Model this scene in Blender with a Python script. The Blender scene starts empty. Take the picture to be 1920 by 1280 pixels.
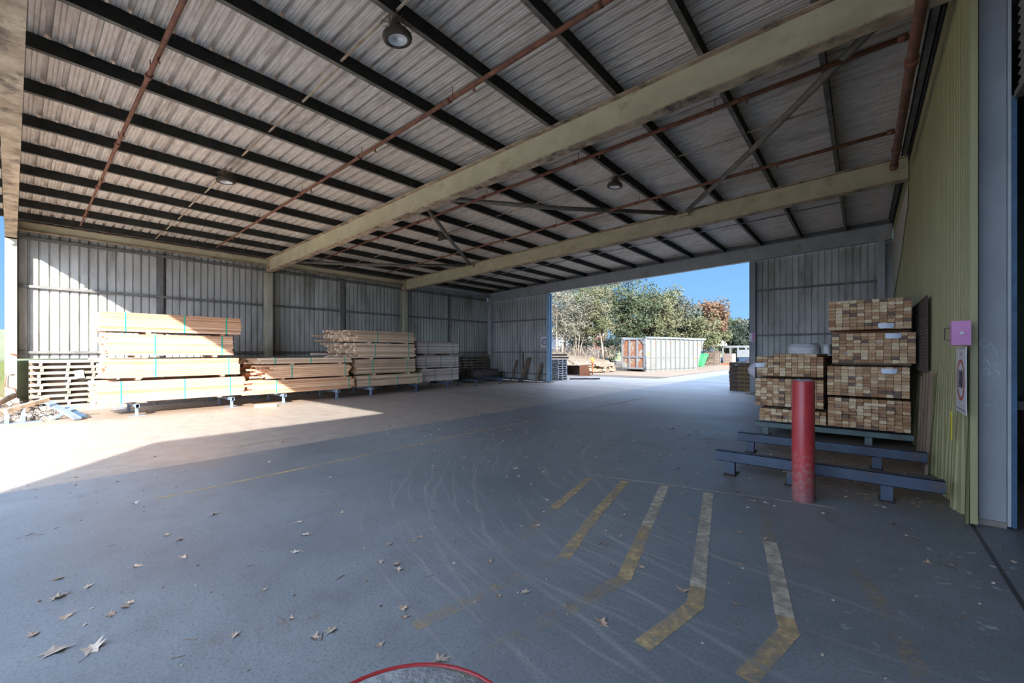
import bpy, math, random
from mathutils import Vector, Matrix, Euler
R = random.Random(7)
scene = bpy.context.scene
COL = scene.collection

# ------------------------------------------------------------------ camera, sky, sun, exposure
cam_d = bpy.data.cameras.new('camera'); cam = bpy.data.objects.new('camera', cam_d); COL.objects.link(cam)
cam_d.sensor_width = 36; cam_d.lens = 36*785.6/1920; cam_d.shift_y = 19.5/1920
cam_d.clip_start = .02; cam_d.clip_end = 600
cam.location = (0, 0, 1.6); cam.rotation_euler = (math.radians(90), 0, math.radians(39.9))
scene.camera = cam

SUN_DIR = Vector((-1.218, 1.0, -0.719)).normalized()
sd = bpy.data.lights.new('sun', 'SUN'); sun = bpy.data.objects.new('sun', sd); COL.objects.link(sun)
sd.energy = 7.5; sd.angle = math.radians(.55); sd.color = (1, .94, .86)
sun.rotation_euler = SUN_DIR.to_track_quat('-Z', 'Y').to_euler()

w = bpy.data.worlds.new('sky'); scene.world = w; w.use_nodes = True
nt = w.node_tree; bg = nt.nodes['Background']
def wn(t, **k):
    n = nt.nodes.new(t)
    for a_, b_ in k.items(): setattr(n, a_, b_)
    return n
tcw = wn('ShaderNodeTexCoord'); sep = wn('ShaderNodeSeparateXYZ'); nt.links.new(tcw.outputs['Generated'], sep.inputs[0])
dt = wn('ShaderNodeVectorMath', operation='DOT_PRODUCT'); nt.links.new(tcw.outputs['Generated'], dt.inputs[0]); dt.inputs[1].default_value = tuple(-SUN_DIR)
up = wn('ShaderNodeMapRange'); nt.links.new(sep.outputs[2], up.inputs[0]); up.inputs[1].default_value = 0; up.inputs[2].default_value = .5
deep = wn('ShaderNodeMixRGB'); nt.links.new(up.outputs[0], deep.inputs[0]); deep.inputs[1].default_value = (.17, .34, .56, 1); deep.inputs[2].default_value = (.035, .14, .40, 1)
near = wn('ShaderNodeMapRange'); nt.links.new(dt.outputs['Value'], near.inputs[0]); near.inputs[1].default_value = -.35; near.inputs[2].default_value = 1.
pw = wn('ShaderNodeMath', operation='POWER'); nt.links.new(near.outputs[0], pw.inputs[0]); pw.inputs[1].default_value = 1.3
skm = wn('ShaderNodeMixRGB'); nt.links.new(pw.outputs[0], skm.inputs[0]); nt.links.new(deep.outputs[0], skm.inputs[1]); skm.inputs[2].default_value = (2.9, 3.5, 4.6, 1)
el = wn('ShaderNodeMapRange'); nt.links.new(sep.outputs[2], el.inputs[0]); el.inputs[1].default_value = .3; el.inputs[2].default_value = .75  # overhead sky brightened as added fill light for the yard
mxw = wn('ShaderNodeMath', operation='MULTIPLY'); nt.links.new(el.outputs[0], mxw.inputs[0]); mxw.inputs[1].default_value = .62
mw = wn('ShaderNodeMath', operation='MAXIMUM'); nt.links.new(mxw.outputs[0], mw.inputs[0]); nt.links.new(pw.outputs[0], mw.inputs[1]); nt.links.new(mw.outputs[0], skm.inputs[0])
gd = wn('ShaderNodeMapRange'); nt.links.new(sep.outputs[2], gd.inputs[0]); gd.inputs[1].default_value = -.02; gd.inputs[2].default_value = 0
gm = wn('ShaderNodeMixRGB'); nt.links.new(gd.outputs[0], gm.inputs[0]); gm.inputs[1].default_value = (.25, .2, .15, 1); nt.links.new(skm.outputs[0], gm.inputs[2])
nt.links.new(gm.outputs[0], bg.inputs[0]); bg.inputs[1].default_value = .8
vs = scene.view_settings
vs.view_transform = 'Standard'; vs.look = 'None'; vs.gamma = 1; vs.use_curve_mapping = False; vs.exposure = 1.35
scene.cycles.max_bounces = 8; scene.cycles.diffuse_bounces = 6; scene.cycles.use_denoising = True

# ------------------------------------------------------------------ materials
def mat(name, c1, c2=None, scale=3., stretch=(1, 1, 1), rough=.8, metal=0., bump=0., c3=None, s3=1., t3=(.55, .7), rand=0., det=6, spec=.5, lo=.35, hi=.65, ridx=False):
    m = bpy.data.materials.new(name); m.use_nodes = True
    t = m.node_tree; N = t.nodes; L = t.links; b = N['Principled BSDF']
    b.inputs['Roughness'].default_value = rough; b.inputs['Metallic'].default_value = metal
    b.inputs['Specular IOR Level'].default_value = spec
    m.diffuse_color = (*c1, 1)
    if c2 is None:
        b.inputs['Base Color'].default_value = (*c1, 1); col = None
        if not rand: return m
        rgb = N.new('ShaderNodeRGB'); rgb.outputs[0].default_value = (*c1, 1); col = rgb.outputs[0]
    tc = N.new('ShaderNodeTexCoord'); mp = N.new('ShaderNodeMapping'); mp.inputs['Scale'].default_value = stretch
    L.new(tc.outputs['Object'], mp.inputs[0])
    src = mp.outputs[0]
    if rand or ridx:
        oi = N.new('ShaderNodeObjectInfo'); sc = N.new('ShaderNodeVectorMath'); sc.operation = 'ADD'
        ml = N.new('ShaderNodeMath'); ml.operation = 'MULTIPLY'; ml.inputs[1].default_value = 37.
        L.new(oi.outputs['Random'], ml.inputs[0]); L.new(src, sc.inputs[0]); L.new(ml.outputs[0], sc.inputs[1]); src = sc.outputs[0]
    if c2 is not None:
        no = N.new('ShaderNodeTexNoise'); no.inputs['Scale'].default_value = scale; no.inputs['Detail'].default_value = det
        no.inputs['Roughness'].default_value = .6
        L.new(src, no.inputs['Vector'])
        mr = N.new('ShaderNodeMapRange'); mr.inputs[1].default_value = lo; mr.inputs[2].default_value = hi
        L.new(no.outputs[0], mr.inputs[0])
        mx = N.new('ShaderNodeMixRGB'); mx.inputs[1].default_value = (*c1, 1); mx.inputs[2].default_value = (*c2, 1)
        L.new(mr.outputs[0], mx.inputs[0]); col = mx.outputs[0]
        if bump:
            bp = N.new('ShaderNodeBump'); bp.inputs['Strength'].default_value = bump; bp.inputs['Distance'].default_value = .02
            L.new(no.outputs[0], bp.inputs['Height']); L.new(bp.outputs[0], b.inputs['Normal'])
    if c3 is not None:
        n3 = N.new('ShaderNodeTexNoise'); n3.inputs['Scale'].default_value = s3; n3.inputs['Detail'].default_value = 8
        n3.inputs['Roughness'].default_value = .7
        L.new(src, n3.inputs['Vector'])
        m3 = N.new('ShaderNodeMapRange'); m3.inputs[1].default_value = t3[0]; m3.inputs[2].default_value = t3[1]
        L.new(n3.outputs[0], m3.inputs[0])
        x3 = N.new('ShaderNodeMixRGB'); x3.inputs[2].default_value = (*c3, 1)
        L.new(m3.outputs[0], x3.inputs[0]); L.new(col, x3.inputs[1]); col = x3.outputs[0]
    if rand:
        hs = N.new('ShaderNodeHueSaturation'); mv = N.new('ShaderNodeMapRange')
        mv.inputs[3].default_value = 1-rand; mv.inputs[4].default_value = 1+rand
        L.new(oi.outputs['Random'], mv.inputs[0]); L.new(mv.outputs[0], hs.inputs['Value']); L.new(col, hs.inputs['Color']); col = hs.outputs[0]
    L.new(col, b.inputs['Base Color'])
    return m

def end_grain(name, ramp):
    """timber: side grain along local Y plus growth rings on the ends, one tone per board"""
    m = bpy.data.materials.new(name); m.use_nodes = True
    t = m.node_tree; N = t.nodes; L = t.links; b = N['Principled BSDF']; b.inputs['Roughness'].default_value = .75
    b.inputs['Specular IOR Level'].default_value = .25
    oi = N.new('ShaderNodeObjectInfo'); tc = N.new('ShaderNodeTexCoord')
    cr = N.new('ShaderNodeValToRGB'); e = cr.color_ramp.elements
    e[0].position = 0; e[0].color = (*ramp[0], 1); e[1].position = 1; e[1].color = (*ramp[-1], 1)
    for i, c in enumerate(ramp[1:-1]):
        q = e.new((i+1)/(len(ramp)-1)); q.color = (*c, 1)
    cr.color_ramp.interpolation = 'CONSTANT' if len(ramp) > 6 else 'LINEAR'
    L.new(oi.outputs['Random'], cr.inputs[0])
    ad = N.new('ShaderNodeVectorMath'); ad.operation = 'ADD'; cx = N.new('ShaderNodeCombineXYZ')
    f1 = N.new('ShaderNodeMath'); f1.operation = 'MULTIPLY_ADD'; f1.inputs[1].default_value = .2; f1.inputs[2].default_value = -.1
    f0 = N.new('ShaderNodeMath'); f0.operation = 'MULTIPLY'; f0.inputs[1].default_value = 13.7
    f2 = N.new('ShaderNodeMath'); f2.operation = 'FRACT'
    L.new(oi.outputs['Random'], f0.inputs[0]); L.new(f0.outputs[0], f2.inputs[0]); L.new(f2.outputs[0], f1.inputs[0])
    L.new(f1.outputs[0], cx.inputs[0]); L.new(f1.outputs[0], cx.inputs[2])
    L.new(tc.outputs['Object'], ad.inputs[0]); L.new(cx.outputs[0], ad.inputs[1])
    mp = N.new('ShaderNodeMapping'); mp.inputs['Scale'].default_value = (1, .02, 1); L.new(ad.outputs[0], mp.inputs[0])
    wv = N.new('ShaderNodeTexWave'); wv.wave_type = 'RINGS'; wv.rings_direction = 'Y'; wv.inputs['Scale'].default_value = 9
    wv.inputs['Distortion'].default_value = 1.5; wv.inputs['Detail'].default_value = 1; L.new(mp.outputs[0], wv.inputs[0])
    no = N.new('ShaderNodeTexNoise'); no.inputs['Scale'].default_value = 40; mp2 = N.new('ShaderNodeMapping'); mp2.inputs['Scale'].default_value = (1, .06, 1)
    L.new(ad.outputs[0], mp2.inputs[0]); L.new(mp2.outputs[0], no.inputs['Vector'])
    mu = N.new('ShaderNodeMath'); mu.operation = 'MULTIPLY_ADD'; mu.inputs[1].default_value = .45; mu.inputs[2].default_value = .0
    L.new(wv.outputs['Fac'], mu.inputs[0])
    a2 = N.new('ShaderNodeMath'); a2.operation = 'ADD'; L.new(mu.outputs[0], a2.inputs[0]); L.new(no.outputs[0], a2.inputs[1])
    mr = N.new('ShaderNodeMapRange'); mr.inputs[1].default_value = .3; mr.inputs[2].default_value = 1.1; mr.inputs[3].default_value = .62; mr.inputs[4].default_value = 1.3
    L.new(a2.outputs[0], mr.inputs[0])
    hs = N.new('ShaderNodeHueSaturation'); L.new(mr.outputs[0], hs.inputs['Value']); L.new(cr.outputs[0], hs.inputs['Color'])
    L.new(hs.outputs[0], b.inputs['Base Color'])
    return m

RAMP_MIX = [(.36, .21, .11), (.55, .38, .22), (.30, .16, .08), (.62, .47, .29), (.42, .25, .13), (.50, .33, .19), (.66, .52, .34), (.16, .11, .085), (.45, .29, .16), (.33, .2, .12), (.58, .42, .25)]
M = {}
M['sheet'] = mat('galvanised_sheet', (.50, .51, .49), (.36, .365, .35), 2.2, (1, 1, .25), .62, .25, .05, c3=(.17, .165, .13), s3=1.3, t3=(.5, .75))
M['roof'] = mat('weathered_roof_sheet', (.74, .67, .60), (.57, .50, .43), 14., (.3, 1.6, 1), .6, .1, .02, c3=(.30, .25, .21), s3=2.6, t3=(.52, .76))
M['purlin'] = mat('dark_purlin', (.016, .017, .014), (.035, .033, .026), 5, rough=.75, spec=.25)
M['purlin_lip'] = mat('dusty_purlin_flange', (.20, .18, .15), (.1, .095, .08), 5, rough=.8, spec=.3)  # paler tone for the lower flange and its lip
M['beam'] = mat('olive_painted_steel', (.52, .475, .32), (.42, .38, .25), 2.5, (1, 1, 1), .7, 0, .03, c3=(.30, .22, .13), s3=3.2, t3=(.55, .78))
M['rust_flange'] = mat('rusty_flange', (.50, .40, .28), (.30, .21, .14), 4, rough=.85, c3=(.09, .07, .055), s3=3, t3=(.5, .65))
M['greybeam'] = mat('grey_primed_steel', (.42, .44, .45), (.33, .35, .36), 2.5, rough=.6, spec=.4, c3=(.2, .19, .16), s3=2, t3=(.58, .75))
M['post'] = mat('weathered_post_paint', (.42, .41, .33), (.3, .28, .2), 3, (1, 1, .4), .7, c3=(.15, .10, .06), s3=1.6, t3=(.56, .7))
M['girt'] = mat('galvanised_girt', (.19, .19, .185), (.12, .12, .115), 4, rough=.6, metal=.3)
M['rust'] = mat('rusty_red_pipe', (.23, .085, .045), (.12, .05, .03), 9, rough=.8, c3=(.3, .15, .08), s3=5)
M['brace'] = mat('mottled_grey_tube', (.19, .17, .14), (.11, .1, .085), 8, (1, 1, 1), .7)
M['green'] = mat('khaki_green_sheet', (.33, .31, .15), (.27, .26, .13), 1.5, (1, 1, .25), .5, 0, .03, c3=(.27, .28, .2), s3=2.5, t3=(.62, .8))
M['pale'] = mat('bare_fibre_panel', (.5, .46, .37), (.38, .35, .28), 2, (1, 2, .3))
M['column'] = mat('blue_grey_column', (.31, .335, .35), (.22, .24, .255), 2, (1, 1, .5), .55, 0, .02, c3=(.16, .10, .07), s3=3.5, t3=(.62, .75))
M['bluepaint'] = mat('blue_steel_paint', (.05, .12, .21), (.03, .07, .13), 6, rough=.5, c3=(.35, .38, .42), s3=9, t3=(.66, .8))
M['rackblue'] = mat('worn_blue_rack', (.045, .072, .115), (.03, .045, .075), 4, rough=.55, c3=(.11, .07, .05), s3=4, t3=(.58, .7))
M['rackgrey'] = mat('pale_blue_rack', (.17, .22, .29), (.12, .16, .22), 5, rough=.55, c3=(.2, .12, .08), s3=5, t3=(.62, .7))
M['rackgreen'] = mat('green_grey_rack', (.10, .15, .15), (.07, .1, .1), 4, rough=.6, c3=(.12, .08, .06), s3=4, t3=(.58, .7))
M['dark'] = mat('dark_void', (.01, .01, .01), rough=.9)
M['red'] = mat('red_bollard_paint', (.36, .035, .035), (.27, .025, .03), 3, rough=.38, spec=.5, c3=(.42, .16, .15), s3=12, t3=(.6, .72))
def red_pipe():
    m = mat('red_bollard_paint_worn', (.42, .04, .04), (.34, .03, .035), 3, rough=.38); t = m.node_tree; N = t.nodes; L = t.links; b = N['Principled BSDF']
    src = b.inputs['Base Color'].links[0].from_socket; tc = N.new('ShaderNodeTexCoord'); sp = N.new('ShaderNodeSeparateXYZ'); L.new(tc.outputs['Object'], sp.inputs[0])
    no = N.new('ShaderNodeTexNoise'); no.inputs['Scale'].default_value = 20; no.inputs['Detail'].default_value = 8; L.new(tc.outputs['Object'], no.inputs['Vector'])
    zr_ = N.new('ShaderNodeMapRange'); zr_.inputs[1].default_value = 0; zr_.inputs[2].default_value = .75; zr_.inputs[3].default_value = .30; zr_.inputs[4].default_value = -.12; L.new(sp.outputs[2], zr_.inputs[0])
    a = N.new('ShaderNodeMath'); a.operation = 'ADD'; L.new(no.outputs[0], a.inputs[0]); L.new(zr_.outputs[0], a.inputs[1])
    mr = N.new('ShaderNodeMapRange'); mr.inputs[1].default_value = .54; mr.inputs[2].default_value = .8; L.new(a.outputs[0], mr.inputs[0])
    mx = N.new('ShaderNodeMixRGB'); L.new(mr.outputs[0], mx.inputs[0]); L.new(src, mx.inputs[1]); mx.inputs[2].default_value = (.34, .15, .15, 1); 
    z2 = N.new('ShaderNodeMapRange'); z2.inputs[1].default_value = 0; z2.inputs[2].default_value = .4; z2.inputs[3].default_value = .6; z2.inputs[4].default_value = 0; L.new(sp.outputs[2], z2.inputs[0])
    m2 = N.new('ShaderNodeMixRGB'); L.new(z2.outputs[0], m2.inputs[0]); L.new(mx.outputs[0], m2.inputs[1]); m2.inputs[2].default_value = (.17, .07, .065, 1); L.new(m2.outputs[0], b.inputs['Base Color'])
    return m
M['redpipe'] = red_pipe()
M['redlow'] = mat('scuffed_red_paint', (.2, .06, .06), (.36, .2, .2), 16, rough=.7, c3=(.1, .05, .05), s3=6)
M['fill'] = mat('weathered_concrete_fill', (.36, .37, .38), (.22, .23, .24), 22, rough=.9, bump=.6, c3=(.30, .32, .20), s3=9)
M['kerb'] = mat('old_concrete_kerb', (.27, .24, .21), (.19, .165, .14), 6, rough=.9, bump=.4)
M['crib'] = mat('concrete_crib_bar', (.26, .24, .21), (.16, .145, .12), 5, rough=.9, bump=.3)
M['earth'] = mat('loose_earth', (.22, .16, .11), (.12, .085, .06), 4, rough=1, bump=1, c3=(.34, .27, .2), s3=9)
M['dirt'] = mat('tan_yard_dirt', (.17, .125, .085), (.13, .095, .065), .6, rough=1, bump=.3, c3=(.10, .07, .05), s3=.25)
M['grass'] = mat('rough_grass', (.09, .11, .04), (.13, .12, .06), 1.3, rough=1, bump=1, c3=(.06, .08, .03), s3=5)
M['stone'] = mat('rubble_stone', (.22, .17, .12), (.12, .09, .065), 1.6, (1, 1, 2.2), .95, 0, 1, c3=(.05, .04, .03), s3=2.5, t3=(.55, .62))
M['band'] = mat('green_strap', (.03, .36, .25), rough=.4)
M['bandblue'] = mat('dark_strap', (.08, .12, .16), rough=.4)
M['tag'] = mat('white_paper_tag', (.62, .70, .82), rough=.6)
M['ink'] = mat('black_print', (.02, .02, .025), rough=.6)
M['signred'] = mat('red_print', (.55, .06, .05), rough=.45)
M['signwhite'] = mat('white_sign_face', (.66, .66, .70), (.58, .58, .62), 3, rough=.4)
M['pink'] = mat('faded_magenta_paint', (.58, .24, .47), (.5, .19, .4), 4, rough=.55)
M['metal'] = mat('bare_steel', (.4, .4, .42), rough=.35, metal=.8)
M['mesh'] = mat('rusty_wire', (.07, .055, .045), (.12, .08, .06), 8, rough=.9)
M['yellow'] = mat('yellow_marking_spray', (.62, .50, .02), rough=.6)
M['lampdark'] = mat('dirty_lamp_housing', (.035, .035, .03), (.1, .07, .045), 9, rough=.9)
M['lens'] = mat('frosted_lamp_lens', (.62, .66, .66), rough=.3)
M['cobweb'] = mat('dry_nest_grass', (.2, .14, .08), (.12, .08, .05), 30, rough=1)
M['leaf'] = mat('dry_leaf', (.48, .36, .26), (.33, .23, .16), 12, rough=.8, rand=.35)
M['leafpale'] = mat('pale_dry_leaf', (.52, .44, .36), (.38, .30, .23), 12, rough=.8, rand=.25)
M['bark'] = mat('grey_bark', (.24, .2, .155), (.11, .085, .065), 5, (1, 1, .3), 1, 0, .6)
M['barkdark'] = mat('dark_bark', (.12, .085, .06), (.06, .045, .035), 5, (1, 1, .3), 1)
M['skip'] = mat('grey_skip_paint', (.135, .14, .13), (.115, .118, .11), 1.2, rough=.55, c3=(.1, .085, .065), s3=1.5, t3=(.58, .75))
M['skiprust'] = mat('rusted_skip_door', (.20, .085, .045), (.13, .055, .03), 2.5, rough=.85, c3=(.2, .19, .16), s3=1.3, t3=(.52, .58))
M['skiprail'] = mat('skip_frame_paint', (.14, .15, .16), (.11, .12, .125), 3, rough=.5)
M['lime'] = mat('bright_green_bin', (.04, .26, .10), (.03, .2, .08), 2, rough=.5)
M['navy'] = mat('dark_blue_bin', (.015, .035, .07), rough=.5)
M['orange'] = mat('rust_orange_steel', (.28, .10, .035), (.2, .07, .03), 3, rough=.8)
M['brownbox'] = mat('weathered_brown_sleeper', (.15, .105, .08), (.085, .06, .05), 4, (3, 1, 1), .9)
M['stencil'] = mat('yellow_stencil_paint', (.55, .38, .04), (.3, .2, .06), 30, rough=.8)
M['whitewall'] = mat('white_cladding', (.17, .18, .19), rough=.6)
M['redwall'] = mat('red_cladding', (.4, .07, .06), rough=.6)
M['bag'] = mat('white_bale_wrap', (.58, .6, .62), (.42, .45, .48), 6, rough=.4, bump=.6)
M['plastic'] = mat('cloudy_plastic_wrap', (.5, .45, .5), (.35, .3, .33), 14, rough=.25, bump=.5)
M['pallet'] = mat('grey_pallet_timber', (.18, .14, .11), (.11, .085, .07), 6, rough=.9, rand=.2)
M['palletblue'] = mat('bleached_pallet_timber', (.33, .33, .34), (.2, .2, .21), 6, rough=.9, rand=.2)
M['sleeper'] = mat('old_dark_sleeper', (.075, .06, .05), (.04, .033, .03), 5, rough=.95, rand=.3)
M['oldboard'] = mat('old_brown_board', (.22, .15, .1), (.14, .1, .075), 5, (4, 4, .5), .9, rand=.2)
M['darkgreen'] = mat('dark_green_cladding', (.045, .075, .045), (.035, .06, .035), 3, rough=.6)
M['curtain'] = mat('roller_curtain', (.30, .27, .24), (.2, .18, .16), 3, (1, 1, 6), .5, .2)
T_END = end_grain('sawn_end_grain', RAMP_MIX)
T_ORANGE = end_grain('fresh_orange_timber', [(.56, .31, .18), (.66, .43, .27), (.43, .22, .125), (.72, .50, .34), (.50, .275, .16), (.62, .37, .22)])
T_TAN = end_grain('tan_timber', [(.50, .35, .24), (.64, .49, .35), (.36, .24, .155), (.72, .58, .44), (.42, .29, .19), (.56, .40, .27)])
T_GREY = end_grain('greyed_timber', [(.38, .31, .27), (.5, .43, .38), (.28, .22, .19), (.58, .54, .52), (.32, .26, .22)])

# ------------------------------------------------------------------ mesh helpers
class MB:
    def __init__(s): s.v = []; s.f = []; s.m = []; s.mi = 0; s.sm = []
    def quad(s, pts, smooth=False):
        n = len(s.v); s.v += [tuple(p) for p in pts]; s.f.append(tuple(range(n, n+len(pts)))); s.m.append(s.mi); s.sm.append(smooth)
    def box(s, a, b, rot=None, o=None):
        x0, y0, z0 = a; x1, y1, z1 = b
        c = [Vector(p) for p in ((x0, y0, z0), (x1, y0, z0), (x1, y1, z0), (x0, y1, z0), (x0, y0, z1), (x1, y0, z1), (x1, y1, z1), (x0, y1, z1))]
        if rot is not None:
            o = Vector(o) if o is not None else Vector((0, 0, 0)); c = [rot @ p + o for p in c]
        n = len(s.v); s.v += [tuple(p) for p in c]
        for f in ((0, 3, 2, 1), (4, 5, 6, 7), (0, 1, 5, 4), (1, 2, 6, 5), (2, 3, 7, 6), (3, 0, 4, 7)):
            s.f.append(tuple(n+i for i in f)); s.m.append(s.mi); s.sm.append(False)
        return s
    def hexa(s, c):
        n = len(s.v); s.v += [tuple(p) for p in c]
        for f in ((0, 3, 2, 1), (4, 5, 6, 7), (0, 1, 5, 4), (1, 2, 6, 5), (2, 3, 7, 6), (3, 0, 4, 7)):
            s.f.append(tuple(n+i for i in f)); s.m.append(s.mi); s.sm.append(False)
        return s
    def bar(s, p, q, w, h, up=(0, 0, 1)):
        """rectangular bar from p to q, width w sideways and h along up"""
        p = Vector(p); q = Vector(q); d = (q-p).normalized(); u = Vector(up); r = d.cross(u)
        if r.length < 1e-4: r = d.cross(Vector((1, 0, 0)))
        r.normalize(); u = r.cross(d).normalized(); r *= w/2; u *= h/2
        return s.hexa([p-r-u, p+r-u, q+r-u, q-r-u, p-r+u, p+r+u, q+r+u, q-r+u])
    def tube(s, pts, rad, seg=10, caps=True):
        pts = [Vector(p) for p in pts]; rs = rad if isinstance(rad, (list, tuple)) else [rad]*len(pts)
        rings = []; u = None
        for i, p in enumerate(pts):
            d = (pts[min(i+1, len(pts)-1)]-pts[max(i-1, 0)]).normalized()
            if u is None:
                u = d.cross(Vector((0, 0, 1)))
                if u.length < .05: u = d.cross(Vector((1, 0, 0)))
                u.normalize()
            else:
                u = (u-d*u.dot(d)).normalized()
            v = d.cross(u); n = len(s.v)
            for k in range(seg):
                a = 2*math.pi*k/seg; s.v.append(tuple(p+(u*math.cos(a)+v*math.sin(a))*rs[i]))
            rings.append(n)
        for a, b in zip(rings, rings[1:]):
            for k in range(seg):
                s.f.append((a+k, a+(k+1) % seg, b+(k+1) % seg, b+k)); s.m.append(s.mi); s.sm.append(True)
        if caps:
            s.f.append(tuple(rings[0]+k for k in reversed(range(seg)))); s.m.append(s.mi); s.sm.append(False)
            s.f.append(tuple(rings[-1]+k for k in range(seg))); s.m.append(s.mi); s.sm.append(False)
        return s
    def lathe(s, prof, seg=32, o=(0, 0, 0), rot=None):
        o = Vector(o); n0 = []
        for r, z in prof:
            n0.append(len(s.v))
            for k in range(seg):
                a = 2*math.pi*k/seg; p = Vector((r*math.cos(a), r*math.sin(a), z))
                if rot is not None: p = rot @ p
                s.v.append(tuple(p+o))
        for a, b in zip(n0, n0[1:]):
            for k in range(seg):
                s.f.append((a+k, a+(k+1) % seg, b+(k+1) % seg, b+k)); s.m.append(s.mi); s.sm.append(True)
        return s
    def extrude(s, prof, axis, a, b, closed=True):
        """profile of 3-D points swept from offset a to offset b along axis vector"""
        ax = Vector(axis); n = len(s.v); k = len(prof)
        for t in (a, b):
            for p in prof: s.v.append(tuple(Vector(p)+ax*t))
        for i in range(k if closed else k-1):
            j = (i+1) % k; s.f.append((n+i, n+j, n+k+j, n+k+i)); s.m.append(s.mi); s.sm.append(False)
        if closed:
            s.f.append(tuple(n+i for i in reversed(range(k)))); s.f.append(tuple(n+k+i for i in range(k))); s.m += [s.mi]*2; s.sm += [False]*2
        return s
    def mesh(s, name, mats):
        me = bpy.data.meshes.new(name); me.from_pydata(s.v, [], s.f)
        for m in (mats if isinstance(mats, (list, tuple)) else [mats]): me.materials.append(m)
        me.polygons.foreach_set('material_index', s.m); me.polygons.foreach_set('use_smooth', s.sm); me.update()
        return me
    def build(s, name, mats, parent=None, loc=None):
        o = bpy.data.objects.new(name, s.mesh(name, mats)); COL.objects.link(o)
        if parent is not None: o.parent = parent
        if loc is not None: o.location = loc
        return o

def tag(o, label, cat, group=None, kind=None):
    o['label'] = label; o['category'] = cat
    if group: o['group'] = group
    if kind: o['kind'] = kind
    return o
def struct(o): o['kind'] = 'structure'; return o
def thing(name, label, cat, loc=(0, 0, 0), rz=0, group=None):
    o = bpy.data.objects.new(name, None); COL.objects.link(o); o.empty_display_size = .2
    o.location = loc; o.rotation_euler = (0, 0, rz); return tag(o, label, cat, group)
def child(o_src, name, parent, loc=(0, 0, 0), scale=None, rot=None):
    c = bpy.data.objects.new(name, o_src); COL.objects.link(c); c.parent = parent; c.location = loc
    if scale: c.scale = scale
    if rot: c.rotation_euler = rot
    return c
def copy_tree(o, parent=None):
    c = o.copy(); COL.objects.link(c)
    if parent is not None: c.parent = parent
    for ch in o.children: copy_tree(ch, c)
    return c
ORD = ['first', 'second', 'third', 'fourth', 'fifth', 'sixth', 'seventh', 'eighth', 'ninth', 'tenth', 'eleventh', 'twelfth', 'thirteenth', 'fourteenth', 'fifteenth']

def text_mesh(txt, size, ext=.002):
    cu = bpy.data.curves.new('lettering', 'FONT'); cu.body = txt; cu.size = size; cu.extrude = ext; cu.align_x = 'CENTER'; cu.align_y = 'CENTER'
    o = bpy.data.objects.new('lettering', cu); COL.objects.link(o)
    bpy.context.view_layer.update()
    me = bpy.data.meshes.new_from_object(o.evaluated_get(bpy.context.evaluated_depsgraph_get()))
    bpy.data.objects.remove(o); me.materials.clear(); return me

# ------------------------------------------------------------------ dimensions of the shed
XW, XP = -17.05, -16.7            # left wall sheets, inner face of the left posts
YF = [0.0, 6.1, 12.1, 18.13]      # portal frames
XG = .76                          # green wall of the neighbouring building
SL = .039                         # roof slope
def zr(x, z0): return z0+SL*(x-XP)

def ribbed(length, pitch=.19, depth=.042, wide=.05, narrow=.032, flute=0):
    """pan-and-rib sheet section: list of (s, offset)"""
    out = [(0, 0)]; s = pitch/2
    while s+wide < length:
        out += [(s-wide/2, 0), (s-narrow/2, depth), (s+narrow/2, depth), (s+wide/2, 0)]
        if flute and s+pitch < length:
            g = s+pitch/2
            out += [(g-.03, 0), (g-.022, flute), (g-.014, 0), (g+.014, 0), (g+.022, flute), (g+.03, 0)]
        s += pitch
    out.append((length, 0)); return out

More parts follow.
